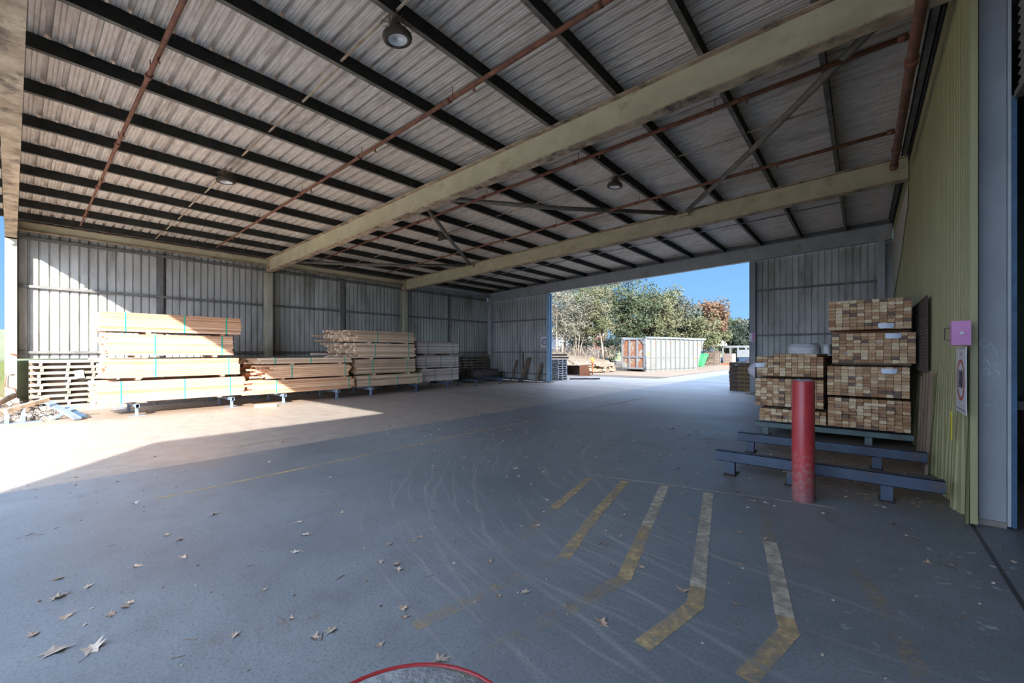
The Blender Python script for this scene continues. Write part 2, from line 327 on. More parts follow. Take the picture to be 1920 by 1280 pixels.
# ------------------------------------------------------------------ floor and ground
def floor_material():
    m = bpy.data.materials.new('yard_concrete'); m.use_nodes = True
    t = m.node_tree; N = t.nodes; L = t.links; b = N['Principled BSDF']; b.inputs['Roughness'].default_value = .5; b.inputs['Specular IOR Level'].default_value = .6
    tc = N.new('ShaderNodeTexCoord'); P = tc.outputs['Object']
    sx = N.new('ShaderNodeSeparateXYZ'); L.new(P, sx.inputs[0]); X, Y = sx.outputs[0], sx.outputs[1]
    def math_(op, a, b_=None, c=None):
        n = N.new('ShaderNodeMath'); n.operation = op
        for i, v in enumerate((a, b_, c)):
            if v is None: continue
            if isinstance(v, (int, float)): n.inputs[i].default_value = v
            else: L.new(v, n.inputs[i])
        return n.outputs[0]
    def ramp(v, a, b_, c=0., d=1.):
        n = N.new('ShaderNodeMapRange'); L.new(v, n.inputs[0])
        for i, q in enumerate((a, b_, c, d)): n.inputs[i+1].default_value = q
        return n.outputs[0]
    def noise(scale, det=6, rough=.6, stretch=None, dist=0):
        n = N.new('ShaderNodeTexNoise'); n.inputs['Scale'].default_value = scale; n.inputs['Detail'].default_value = det; n.inputs['Roughness'].default_value = rough
        n.inputs['Distortion'].default_value = dist
        if stretch:
            mp = N.new('ShaderNodeMapping'); mp.inputs['Scale'].default_value = stretch[0]; mp.inputs['Rotation'].default_value = (0, 0, stretch[1]); L.new(P, mp.inputs[0]); L.new(mp.outputs[0], n.inputs['Vector'])
        else: L.new(P, n.inputs['Vector'])
        return n.outputs[0]
    def mix(f, a, b_):
        n = N.new('ShaderNodeMixRGB')
        if isinstance(f, (int, float)): n.inputs[0].default_value = f
        else: L.new(f, n.inputs[0])
        for i, v in enumerate((a, b_)):
            if isinstance(v, tuple): n.inputs[i+1].default_value = (*v, 1)
            else: L.new(v, n.inputs[i+1])
        return n.outputs[0]
    big = noise(.35, 5); fine = noise(55, 3, .7); mid = noise(3.2, 8, .7)
    c = mix(ramp(big, .35, .65), (.13, .15, .168), (.21, .232, .248))
    c = mix(ramp(mid, .45, .75, 0, .6), c, (.125, .13, .14))
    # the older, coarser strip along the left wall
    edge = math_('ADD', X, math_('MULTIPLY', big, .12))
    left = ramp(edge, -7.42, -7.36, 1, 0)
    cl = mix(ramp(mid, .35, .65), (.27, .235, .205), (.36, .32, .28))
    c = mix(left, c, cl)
    # dust and dirt by the racks and along the left wall
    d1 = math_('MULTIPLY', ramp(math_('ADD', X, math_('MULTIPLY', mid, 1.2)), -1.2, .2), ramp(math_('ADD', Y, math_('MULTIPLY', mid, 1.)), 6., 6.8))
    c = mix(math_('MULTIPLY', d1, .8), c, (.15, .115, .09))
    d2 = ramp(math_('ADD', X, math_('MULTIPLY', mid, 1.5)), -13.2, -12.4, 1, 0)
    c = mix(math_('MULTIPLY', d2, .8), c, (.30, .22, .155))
    # oily drift across the middle
    d3 = math_('MULTIPLY', ramp(noise(.6, 6, .6, ((.35, 1.6, 1), .35)), .5, .7), ramp(Y, 6, 9))
    c = mix(math_('MULTIPLY', d3, .55), c, (.12, .11, .105))
    # curved scrub marks left by turning wheels
    wob = math_('MULTIPLY', noise(.5, 2), .5)
    for (cx_, cy_, r0, r1, sc) in ((-.76, 7.16, 2.6, 6.0, 20.), (-1.3, 7.7, 3.2, 6.2, 33.), (.4, 7.6, 3.4, 6.6, 13.)):
        dx = math_('SUBTRACT', X, cx_); dy = math_('SUBTRACT', Y, cy_)
        rr = math_('SQRT', math_('ADD', math_('MULTIPLY', dx, dx), math_('MULTIPLY', dy, dy)))
        wv = math_('SINE', math_('MULTIPLY', math_('ADD', rr, wob), sc))
        wv = ramp(wv, .94, 1.0)
        sec = math_('MULTIPLY', ramp(dx, 1.0, -.6), ramp(dy, 1.8, .2))
        bandm = math_('MULTIPLY', ramp(rr, r0, r0+.4), ramp(rr, r1-.6, r1, 1, 0))
        brk = ramp(noise(1.1, 3), .40, .56)
        msk = math_('MULTIPLY', math_('MULTIPLY', wv, sec), math_('MULTIPLY', bandm, brk))
        c = mix(math_('MULTIPLY', msk, .3), c, (.40, .39, .38))
    # aggregate speckle
    c = mix(ramp(fine, .5, .7, 0, .6), c, (.07, .075, .08))
    c = mix(ramp(fine, .25, .4, .35, 0), c, (.36, .37, .38))
    # pale splashes near the column on the right
    vo = N.new('ShaderNodeTexVoronoi'); vo.inputs['Scale'].default_value = 5.5; mp = N.new('ShaderNodeMapping'); mp.inputs['Scale'].default_value = (1.0, 1.9, 1); mp.inputs['Rotation'].default_value = (0, 0, .5)
    nd = N.new('ShaderNodeTexNoise'); nd.inputs['Scale'].default_value = 9; L.new(P, nd.inputs['Vector'])
    va = N.new('ShaderNodeVectorMath'); va.operation = 'MULTIPLY_ADD'; L.new(nd.outputs['Color'], va.inputs[0]); va.inputs[1].default_value = (.25, .25, .25); L.new(P, va.inputs[2])
    L.new(va.outputs[0], mp.inputs[0]); L.new(mp.outputs[0], vo.inputs['Vector'])
    spot = ramp(vo.outputs['Distance'], .1, .2, 1, 0)
    sm = math_('MULTIPLY', math_('MULTIPLY', ramp(X, -.5, .5), ramp(Y, 5.6, 5.0)), math_('MULTIPLY', ramp(noise(1.2, 4), .42, .55), ramp(Y, 2., 3.)))
    c = mix(math_('MULTIPLY', spot, math_('MULTIPLY', sm, .8)), c, (.52, .55, .6))
    # slab joints
    def joint(v, at, wd=.012):
        return ramp(math_('ABSOLUTE', math_('SUBTRACT', v, at)), wd*.5, wd, 1, 0)
    j = math_('MULTIPLY', joint(X, .78, .02), ramp(Y, 5.75, 5.7))
    c = mix(math_('MULTIPLY', j, .85), c, (.03, .03, .03))
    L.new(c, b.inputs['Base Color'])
    bp = N.new('ShaderNodeBump'); bp.inputs['Strength'].default_value = .25; bp.inputs['Distance'].default_value = .004
    L.new(fine, bp.inputs['Height']); L.new(bp.outputs[0], b.inputs['Normal'])
    L.new(ramp(big, .3, .7, .40, .6), b.inputs['Roughness'])
    return m
fm = MB()
fm.quad([(-60, -22, 0), (14, -22, 0), (14, 24.6, 0), (-60, 24.6, 0)]); fm.quad([(-9.3, 24.6, 0), (14, 24.6, 0), (14, 110, 0), (-9.3, 110, 0)])
floor = struct(fm.build('floor', floor_material()))
dm = MB(); dm.quad([(-60, 24.6, 0), (-9.3, 24.6, 0), (-9.3, 110, 0), (-60, 110, 0)]); struct(dm.build('ground', M['dirt']))  # dirt meets concrete at the shadow edge; its tan paints the sunlit side

def worn(name, c, lo, hi, sc=14):
    m = mat(name, c, rough=.75); t = m.node_tree; N = t.nodes; L = t.links; b = N['Principled BSDF']
    tc = N.new('ShaderNodeTexCoord'); no = N.new('ShaderNodeTexNoise'); no.inputs['Scale'].default_value = sc; no.inputs['Detail'].default_value = 8; no.inputs['Roughness'].default_value = .75
    L.new(tc.outputs['Object'], no.inputs['Vector'])
    n2 = N.new('ShaderNodeTexNoise'); n2.inputs['Scale'].default_value = 1.3; n2.inputs['Detail'].default_value = 3; L.new(tc.outputs['Object'], n2.inputs['Vector'])
    a = N.new('ShaderNodeMath'); a.operation = 'MULTIPLY_ADD'; a.inputs[1].default_value = .6; L.new(n2.outputs[0], a.inputs[0]); L.new(no.outputs[0], a.inputs[2])
    mr = N.new('ShaderNodeMapRange'); mr.inputs[1].default_value = lo; mr.inputs[2].default_value = hi; L.new(a.outputs[0], mr.inputs[0]); L.new(mr.outputs[0], b.inputs['Alpha'])
    return m
M['lineY'] = worn('worn_yellow_line', (.46, .34, .18), .62, .95); M['lineF'] = worn('faint_yellow_line', (.42, .31, .16), .75, 1.15); M['lineW'] = worn('worn_pale_line', (.46, .41, .32), .55, .9)
M['lineE'] = worn('very_faint_line', (.36, .25, .12), .85, 1.3)
def stripe(pts, wd, m):
    b = MB()
    for i in range(len(pts)-1):
        p = Vector((*pts[i], 0)); q = Vector((*pts[i+1], 0)); d = (q-p).normalized(); n = Vector((-d.y, d.x, 0))*wd/2
        if i: p = p-d*wd*.3
        z = Vector((0, 0, .002+.0007*i)); b.quad([p-n+z, q-n+z, q+n+z, p+n+z])
    o = b.build('painted_line', m, floor); return o
stripe([(-2.66, 4.72), (-2.48, 3.87), (-2.42, 3.55)], .09, M['lineY']); stripe([(-2.42, 3.55), (-2.24, 2.8)], .09, M['lineF'])
stripe([(-2.25, 4.88), (-2.03, 3.76), (-1.78, 2.75)], .10, M['lineY']); stripe([(-1.78, 2.75), (-1.91, 2.12), (-2.0, 1.5)], .1, M['lineF'])
stripe([(-1.81, 5.0), (-1.52, 3.75)], .10, M['lineW']); stripe([(-1.52, 3.75), (-1.29, 2.77)], .1, M['lineY']); stripe([(-1.29, 2.77), (-1.41, 2.2), (-1.53, 1.6)], .1, M['lineF'])
stripe([(-1.34, 5.08), (-1.0, 3.6), (-.86, 3.0)], .10, M['lineW']); stripe([(-.86, 3.0), (-.81, 2.77), (-.92, 2.2)], .1, M['lineY'])
stripe([(-.8, 5.07), (-.6, 4.1)], .1, M['lineF']); stripe([(-.6, 4.1), (-.54, 3.86), (-.36, 3.0)], .10, M['lineW']); stripe([(-.36, 3.0), (-.32, 2.86), (-.44, 2.3)], .1, M['lineY'])
stripe([(-.29, 5.2), (-.03, 4.0)], .1, M['lineE']); stripe([(-.03, 4.0), (.1, 3.5), (.24, 2.8)], .1, M['lineF'])
stripe([(-.29, 5.2), (.25, 5.3), (.5, 4.4)], .1, M['lineE'])
stripe([(-5.9, 1.0), (-5.92, 8.9)], .07, M['lineY']); stripe([(-5.88, 9.0), (-5.86, 13.)], .07, M['lineF']); stripe([(-5.86, 11.6), (-5.8, 15.2)], .08, M['lineW'])
stripe([(-9.3, 7.2), (-8.25, 14.8)], .06, M['lineF']); stripe([(-8.1, 2.2), (-8.2, 7.)], .08, M['lineF'])
stripe([(-2.72, 4.85), (-.6, 5.34), (-.2, 5.42)], .03, M['lineW'])
stripe([(-2.5, 1.2), (-2.75, .7)], .1, M['lineE']); stripe([(-1.3, 1.3), (-1.35, .95)], .1, M['lineE'])

# raised bank, retaining crib wall, kerb along the left side
bk = MB(); nx, ny = 14, 44; hb = random.Random(3)
for i in range(nx+1):
    for j in range(ny+1):
        x = -17.25-(i/nx)**1.6*40; y = -16+j*(40/ny)
        bk.v.append((x, y, 1.33+.06*hb.random()+(i/nx)**1.6*2.2 + (.0 if y > .4 else 0)))
for i in range(nx):
    for j in range(ny):
        a = i*(ny+1)+j; bk.f.append((a, a+1, a+ny+2, a+ny+1)); bk.m.append(0); bk.sm.append(True)
bk.quad([(-17.25, -16, 0), (-17.25, -16, 1.36), (-17.25, 24, 1.36), (-17.25, 24, 0)])
bk.quad([(-57, 24, 0), (-17.25, 24, 0), (-17.25, 24, 1.36), (-57, 24, 3.5)])
struct(bk.build('ground', M['grass']))
rc = random.Random(5)
for q_, nm in enumerate(('in the sun behind the leftmost packs', 'behind the middle packs', 'in the shade by the far left corner')):
    cb = MB(); ya_, yb_ = (.3, 6.26, 12.26)[q_], (5.94, 11.94, 17.95)[q_]
    for k in range(8):
        z = .2+k*.155; y = ya_
        while y < yb_-.05:
            l = min(1.75, yb_-y); dy = rc.uniform(-.012, .012)
            cb.box((XP-.14+dy, y, z+.02), (XP-.02+dy, y+l-.02, z+.095)); y += l
        for j in range(12):
            y = ya_+.2+j*.5+rc.uniform(-.03, .03)
            if y < yb_-.06: cb.box((XP-.22, y-.03, z-.058), (XP, y+.03, z+.018))
    cb.box((XP-.1, ya_+(1.1 if q_ == 0 else 0), 1.37), (XP, yb_, 1.43))
    tag(cb.build('crib_wall', M['crib']), 'low open retaining wall of stacked concrete bars, %s' % nm, 'retaining wall', 'crib walls under the left cladding')
eb = MB(); re_ = random.Random(9); n = 90
for i in range(n+1):
    y = .3+i*(17.7/n)
    for k, (dx, z) in enumerate(((-.2, 1.35), (-.19, .95), (-.17, .5), (-.15, .0))):
        eb.v.append((XP+dx+re_.uniform(-.04, .03), y, z+re_.uniform(-.05, .05)*(k not in (0, 3))))
for i in range(n):
    for k in range(3):
        a = i*4+k; eb.f.append((a, a+1, a+5, a+4)); eb.m.append(0); eb.sm.append(False)
eb.quad([(-17.25, .3, 0), (-16.85, .3, 0), (-16.9, .3, 1.34), (-17.25, .3, 1.36)]); eb.quad([(-16.92, .3, 1.35), (-16.92, 18, 1.35), (-17.25, 18, 1.36), (-17.25, .3, 1.36)])
struct(eb.build('ground', M['earth']))
kb = MB()
y = .45
while y < 17.9:
    kb.box((XP+.05, y, 0), (XP+.28, min(y+2.4, 17.95)-.015, .17)); y += 2.4
tag(kb.build('kerb', M['kerb']), 'low old concrete kerb at the foot of the crib wall', 'kerb')
# heap of earth round the first post
hp = MB(); nn = 16; rh = random.Random(2)
for i in range(nn+1):
    for j in range(nn+1):
        u, v = i/nn*2-1, j/nn*2-1; r = min(1, math.hypot(u, v))
        hp.v.append((-17.1+u*1.5, -.9+v*1.55, .52*(1-r*r)**.8 + (rh.uniform(-.035, .05) if r < .95 else -.01)))
for i in range(nn):
    for j in range(nn):
        a = i*(nn+1)+j; hp.f.append((a, a+nn+1, a+nn+2, a+1)); hp.m.append(0); hp.sm.append(False)
struct(hp.build('ground', M['earth']))

# ------------------------------------------------------------------ left wall
def wall_sheet_y(x, y0, y1, z0, z1, m, name, out=-1, top=None, mats=None):
    b = MB(); pr = ribbed(y1-y0)
    for i in range(len(pr)-1):
        (s0, o0), (s1, o1) = pr[i], pr[i+1]
        za, zb = (z1, z1) if top is None else (top, top)
        b.quad([(x+out*o0, y0+s0, z0), (x+out*o1, y0+s1, z0), (x+out*o1, y0+s1, zb), (x+out*o0, y0+s0, za)])
    return b.build(name, mats or m)
struct(wall_sheet_y(XW, .02, 18.3, 1.42, 5.2, M['sheet'], 'wall_left'))
BAY = ['nearest bay', 'middle bay', 'farthest bay']
for k in range(3):
    a, b_ = YF[k]+.12, YF[k+1]-.12
    for z, nm in ((1.59, 'lowest'), (3.34, 'middle'), (4.62, 'topmost')):
        g = MB(); x0 = XW+.005; g.box((x0, a, z-.035), (x0+.09, b_, z-.028)); g.box((x0+.085, a, z-.035), (x0+.093, b_, z+.035)); g.box((x0, a, z+.028), (x0+.09, b_, z+.035))
        tag(g.build('wall_girt', M['girt']), 'horizontal steel rail on the left wall, %s level, %s' % (nm, BAY[k]), 'rail', 'rails on the left wall')
    g = MB(); ym = (YF[k]+YF[k+1])/2; x0 = XW+.005; g.box((x0, ym-.05, 1.45), (x0+.07, ym+.05, 4.7)); g.box((x0, ym-.1, 1.45), (x0+.012, ym+.1, 4.7))
    tag(g.build('wall_stud', M['girt']), 'slim vertical steel stud half way along the left wall, %s' % BAY[k], 'stud', 'studs on the left wall')
    g = MB(); ib = M['beam'] if k < 2 else M['greybeam']
    g.mi = 0; g.box((XP-.2, a-.1, 4.79), (XP-.19, b_+.1, 5.0)); g.mi = 1
    g.box((XP-.27, a-.1, 4.775), (XP-.1, b_+.1, 4.79)); g.box((XP-.27, a-.1, 5.0), (XP-.1, b_+.1, 5.012))
    tag(g.build('eave_beam', [ib, M['rust_flange'] if k < 2 else M['greybeam']]), 'long %s eave beam above the left wall, %s' % ('olive painted' if k < 2 else 'grey', BAY[k]), 'beam', 'eave beams on the left')

# ------------------------------------------------------------------ portal frames
def ibeam_x(y, x0, x1, zb0, depth, fw, mats, wt=.012, ft=.02):
    """I section running along X and rising with the roof"""
    b = MB(); zl, zh = zr(x0, zb0), zr(x1, zb0)
    def seg(ya, yb, lo, hi, mi):
        b.mi = mi
        b.hexa([(x0, ya, zl+lo), (x1, ya, zh+lo), (x1, yb, zh+lo), (x0, yb, zl+lo), (x0, ya, zl+hi), (x1, ya, zh+hi), (x1, yb, zh+hi), (x0, yb, zl+hi)])
    seg(y-wt/2, y+wt/2, ft, depth-ft, 0); seg(y-fw/2, y+fw/2, 0, ft, 1); seg(y-fw/2, y+fw/2, depth-ft, depth, 1)
    return b
FR = ['front', 'second', 'third', 'rear']
for k, y in enumerate(YF):
    bm_, fl = (M['beam'], M['rust_flange']) if k < 3 else (M['greybeam'], M['greybeam'])
    dep = .5
    r_ = ibeam_x(y, XP-.3, XG-.02 if k else 1.0, 4.53, dep, .2, [bm_, fl])
    ro = thing('rafter', {0: 'rusty tan roof beam right over the open front, seen on edge at the left', 1: 'olive painted roof beam with rusty edges, the nearest crossing the whole shed', 2: 'olive painted roof beam crossing in the middle distance', 3: 'blue grey roof beam over the far doorway'}[k], 'beam')
    r_.build('web', [bm_, fl], ro)
    ep = MB(); ep.box((XP-.02, y-.1, 4.5), (XP+.0, y+.1, 5.03)); ep.build('end_plate', fl, ro)
    if k in (1, 2):
        st = MB()
        for xx in ([-8.05, .5] if k == 1 else [-12.2, -3.8]): st.box((xx-.13, y+(.1 if k == 1 else -.16), zr(xx, 4.86)), (xx+.13, y+(.16 if k == 1 else -.1), zr(xx, 5.0)))
        st.build('brace_bracket', bm_, ro)
    # left post, an I section with its flange to the room
    p = MB(); zb = .4 if k == 0 else .17
    p.box((XP-.02, y-.1, zb), (XP, y+.1, 4.53)); p.box((XP-.32, y-.1, zb), (XP-.3, y+.1, 4.53)); p.box((XP-.3, y-.006, zb), (XP-.02, y+.006, 4.53))
    po = thing('portal_post', ['sunlit white steel post at the open front left corner', 'steel post under the nearest full roof beam on the left wall', 'steel post under the middle roof beam on the left wall', 'grey steel post in the far left corner'][k], 'post')
    p.build('shaft', M['post'] if k < 3 else M['greybeam'], po)
    f_ = MB(); f_.box((XP-.36, y-.14, zb-.4 if k == 0 else 0), (XP+.04, y+.14, zb)); f_.build('footing', M['kerb'], po)
    # haunch plate under the beam end
    if k in (1, 2, 3):
        h = MB(); h.mi = 0
        h.hexa([(XP, y-.05, 4.535), (XP+.3, y-.05, zr(XP+.3, 4.525)), (XP+.3, y+.05, zr(XP+.3, 4.525)), (XP, y+.05, 4.5), (XP, y-.05, 4.54), (XP+.3, y-.05, 4.545), (XP+.3, y+.05, 4.545), (XP, y+.05, 4.54)])
        h.build('haunch', fl, ro)

# purlins, cleats and roof sheets
XPU = [-16.7+1.25*i for i in range(15)]
YR0, YR1 = -1.02, 18.75
cl_me = MB().box((-.004, -.05, -.16), (.004, .05, 0)).mesh('cleat', M['purlin'])
for i, x in enumerate(XPU):
    if i == 14: x = .66
    z = zr(x, 5.03)
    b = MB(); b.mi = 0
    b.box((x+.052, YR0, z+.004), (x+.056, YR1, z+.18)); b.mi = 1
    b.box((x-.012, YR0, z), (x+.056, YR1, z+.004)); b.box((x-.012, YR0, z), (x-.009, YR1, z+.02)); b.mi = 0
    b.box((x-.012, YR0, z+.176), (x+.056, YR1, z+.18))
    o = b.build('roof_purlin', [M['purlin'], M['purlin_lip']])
    lab = 'dark steel roof purlin along the left eave' if i == 0 else ('roof purlin running tight beside the green wall' if i == 14 else 'long dark steel roof purlin, %s counting from the left wall' % ORD[i])
    tag(o, lab, 'purlin', 'roof purlins')
rf = MB(); pr = ribbed(YR1+1.0, .2, .058, .064, .056, .011)
x0, x1 = -17.3, .74; YQ = -1.0
rf.quad([(x0, -1.03, zr(x0, 5.213)), (x1, -1.95, zr(x1, 5.213)), (x1, YQ, zr(x1, 5.213)), (x0, YQ, zr(x0, 5.213))])  # unseen skewed overhang, shaped to place the edge of the sunlit patch
for i in range(len(pr)-1):
    (s0, o0), (s1, o1) = pr[i], pr[i+1]
    rf.quad([(x0, YQ+s0, zr(x0, 5.213)+o0), (x1, YQ+s0, zr(x1, 5.213)+o0), (x1, YQ+s1, zr(x1, 5.213)+o1), (x0, YQ+s1, zr(x0, 5.213)+o1)])
roof = struct(rf.build('ceiling', M['roof']))
tr = MB(); tr.hexa([(-17.2, 18.24, zr(-17.2, 5.0)), (.7, 18.2, zr(.7, 5.0)), (.7, 18.22, zr(.7, 5.0)), (-17.2, 18.22, zr(-17.2, 5.0)), (-17.2, 18.2, zr(-17.2, 5.24)), (.7, 18.2, zr(.7, 5.24)), (.7, 18.22, zr(.7, 5.24)), (-17.2, 18.22, zr(-17.2, 5.24))])
struct(tr.build('trim_1', M['girt']))
tr = MB(); tr.box((.70, -1.6, zr(.7, 5.245)), (.752, 18.75, zr(.7, 5.27))).box((.735, -1.6, 5.62), (.752, 18.75, 5.92)); struct(tr.build('trim_2', M['dark']))
# screw tips showing under the sheets beside each purlin
sc_ = MB()
for i, x in enumerate(XPU[:14]):
    for j in range(int((YR1-YR0)/.2)):
        y = YR0+.1+j*.2; z = zr(x, 5.213)
        if y < 15: sc_.box((x+.062, y-.008, z-.012), (x+.078, y+.008, z-.0))
o = sc_.build('roof_screws', M['metal'], roof); o['kind'] = 'stuff'
# light bridging rods between the purlins
for k, ym in enumerate((2.85, 8.75, 14.6)):
    g = MB()
    for i in range(13):
        xa, xb = XPU[i]+.06, XPU[i+1]-.014; zz = zr((xa+xb)/2, 5.06+.03*(i % 2)); g.bar((xa, ym+.02*(i % 3), zr(xa, 5.07)), (xb, ym+.02*(i % 3), zr(xb, 5.07)), .025 if k < 2 else .06, .02)
    tag(g.build('bridging', M['rust_flange'] if k < 2 else M['girt']), 'thin cobwebbed bridging bars between the roof purlins, %s' % BAY[k], 'bridging')

# roof bracing tubes
nodes = [(-16.6, 6.2), (-12.2, 12.0), (-8.05, 6.2), (-3.8, 12.0), (.55, 6.2)]
bl = ['pale round brace tube from the left post to the middle beam', 'short looking grey brace tube hanging between the two olive beams, left of centre', 'long dark round brace tube under the roof at the centre', 'mottled brace tube slanting up to the right below the green wall']
for i in range(4):
    a, b_ = nodes[i], nodes[i+1]; pa = Vector((*a, zr(a[0], 4.93))); pb = Vector((*b_, zr(b_[0], 4.93)))
    mid = (pa+pb)/2-Vector((0, 0, .06)); d = (pb-pa).normalized()
    t = thing('brace_tube', bl[i], 'brace', tuple((pa+pb)/2)); off = (pa+pb)/2
    MB().tube([pa+d*.25-off, mid-off, pb-d*.25-off], .057, 12).build('tube', M['brace'], t)
    e = MB(); e.bar(pa+d*.05-off, pa+d*.32-off, .1, .015); e.bar(pb-d*.32-off, pb-d*.05-off, .1, .015); e.build('end_tab', M['rust_flange'], t)

# sprinkler pipes
ZP = 4.88
for k, (y, xa, xb) in enumerate(((1.17, -15.75, 1.0), (4.19, -15.75, .4), (7.19, -15.4, .38), (10.14, -15.4, .38))):
    t = thing('sprinkler_pipe', ['rusty red pipe crossing under the roof at upper left, nearest the open front', 'rusty red pipe crossing just before the nearest full beam', 'rusty red branch pipe just beyond the nearest full beam, reaching the main pipe', 'thin rusty branch pipe just before the middle beam'][k], 'pipe', (0, y, 0), group='sprinkler pipes')
    b = MB(); n = 6; rad = [.034, .034, .032, .028, .028, .022, .018][::-1]
    b.tube([(xa+(xb-xa)*i/n, 0, zr(xa+(xb-xa)*i/n, ZP)) for i in range(n+1)], rad, 10); b.build('pipe_run', M['rust'], t)
    x = xa+1.0; cpl = MB().tube([(-.05, 0, 0), (.05, 0, 0)], .04, 10).mesh('coupling', M['rust'])
    while x < xb:
        zz = zr(x, ZP); child(cpl, 'coupling', t, (x, 0, zz))
        hd = MB(); hd.tube([(x+.55, 0, zr(x+.55, ZP)), (x+.55, 0, zr(x+.55, ZP)-.075)], .012, 8); hd.tube([(x+.55, 0, zr(x+.55, ZP)-.075), (x+.55, 0, zr(x+.55, ZP)-.085)], .024, 8); hd.build('sprinkler_head', M['rust'], t)
        hg = MB(); hg.tube([(x+.1, 0, zr(x, ZP)+.03), (x+.1, 0, zr(x+.1, 5.05))], .006, 6); hg.build('hanger', M['rust'], t); x += 2.5
    if k >= 2:
        rz = MB(); zt = zr(xb, ZP); rz.tube([(xb, 0, zt), (xb+.09, 0, zt-.02), (xb+.1, 0, zt-.12), (xb+.1, 0, 5.27)], .03, 10); rz.tube([(xb-.04, 0, zt), (xb+.06, 0, zt)], .045, 10); rz.tube([(xb+.1, 0, 5.3), (xb+.1, 0, 5.24)], .045, 10); rz.build('riser', M['rust'], t)
t = thing('main_pipe', 'thick rusty main pipe running along the top of the green wall', 'pipe', (.47, 0, 5.21))
MB().tube([(.02, -1.5, 0), (0, 6, 0), (0, 11.05, .0)], .055, 14).build('pipe_run', M['rust'], t)
for y in (1.0, 4.2, 7.19, 10.14, 11.0): MB().tube([(0, y-.07, 0), (0, y+.07, 0)], .07, 14).build('coupling', M['rust'], t)

# lamps
def lamp(x, y, label, tilt, nest):
    zt = zr(x, 5.03); t = thing('high_bay_lamp', label, 'lamp', (x, y, zt), group='round lamps under the roof')
    t.rotation_euler = (tilt[0], tilt[1], 0)
    MB().tube([(0, 0, 0), (0, 0, -.1)], .02, 10).lathe([(.0, -.02), (.05, -.02), (.06, -.06), (.075, -.1), (.08, -.13)], 20).build('stem', M['lampdark'], t)
    b = MB(); b.lathe([(.03, -.12), (.09, -.13), (.14, -.155), (.166, -.19), (.172, -.215), (.165, -.235), (.14, -.245), (.115, -.245), (.11, -.235)], 36); hs_ = b.build('housing', M['lampdark'], t)
    b = MB(); b.lathe([(.112, -.238), (.09, -.23), (.03, -.222), (.028, -.216), (.0, -.214)], 36); b.build('lens', M['lens'], hs_)
    if nest:
        b = MB(); r = random.Random(int(x*10))
        for _ in range(70):
            a = r.uniform(0, 6.28); q = Vector((math.cos(a)*r.uniform(.02, .1), math.sin(a)*r.uniform(.02, .1), r.uniform(-.09, .02)))
            e = q+Vector((r.uniform(-.12, .12), r.uniform(-.12, .12), r.uniform(-.12, .06))); b.tube([q, (q+e)/2+Vector((r.uniform(-.03, .03), r.uniform(-.03, .03), r.uniform(-.03, .03))), e], .003, 4, False)
        n = b.build('old_nest', M['cobweb'], t); n['kind'] = 'stuff'
lamp(-4.22, 2.9, 'large round roof lamp with a dry bird nest, nearest the camera', (.12, -.05), True)
lamp(-9.95, 2.8, 'round lamp under the roof at upper left with a nest on top', (.05, 0), True)
lamp(-4.22, 8.65, 'small round lamp under the roof right of centre, beyond the nearest beam', (0, .1), True)
lamp(-9.95, 8.5, 'small round lamp beside the short brace tube, left of centre', (.4, 0), True)

# ------------------------------------------------------------------ far wall with the doorway
YB = 18.13
def wall_sheet_x(y, x0, x1, z0, zt, name, m, out=1):
    b = MB(); pr = ribbed(x1-x0)
    for i in range(len(pr)-1):
        (s0, o0), (s1, o1) = pr[i], pr[i+1]
        b.quad([(x0+s0, y+out*o0, z0), (x0+s1, y+out*o1, z0), (x0+s1, y+out*o1, zr(x0+s1, zt)), (x0+s0, y+out*o0, zr(x0+s0, zt))])
    return b.build(name, m)
XJL, XJR = -12.62, -3.2
M['dblue'] = mat('light_blue_door_post', (.30, .46, .62), (.25, .39, .54), 3, rough=.45)  # galvanised post; the blue of the sky light is put into its colour
struct(wall_sheet_x(YB+.15, -17.05, XJL-.02, .02, 4.55, 'wall_back', M['sheet']))
struct(wall_sheet_x(YB+.15, XJR+.02, XG, .02, 4.55, 'wall_back', M['sheet']))
for z, l in ((3.34, 'upper'), (1.59, 'middle'), (.42, 'low'), (.06, 'bottom')):
    g = MB(); g.box((-16.6, YB+.03, z-.03), (XJL-.1, YB+.145, z+.03)); tag(g.build('wall_girt', M['girt']), '%s steel rail across the far left wall panel' % l, 'rail', 'rails on the far left panel')
for z, l in ((3.93, 'upper'), (2.23, 'middle'), (.6, 'low')):
    g = MB(); g.box((XJR+.1, YB+.03, z-.03), (.45, YB+.145, z+.03)); tag(g.build('wall_girt', M['girt']), '%s steel rail across the far right wall panel' % l, 'rail', 'rails on the far right panel')
g = MB(); g.box((.38, YB-.1, 0), (.56, YB+.1, 5.2)); tag(g.build('corner_post', M['greybeam']), 'grey steel post in the far right corner behind the stacked packs', 'post')
g = MB(); g.box((-14.45, YB+.03, .05), (-14.39, YB+.1, 1.6)); tag(g.build('wall_stud', M['girt']), 'short vertical stud low in the far left panel', 'stud')
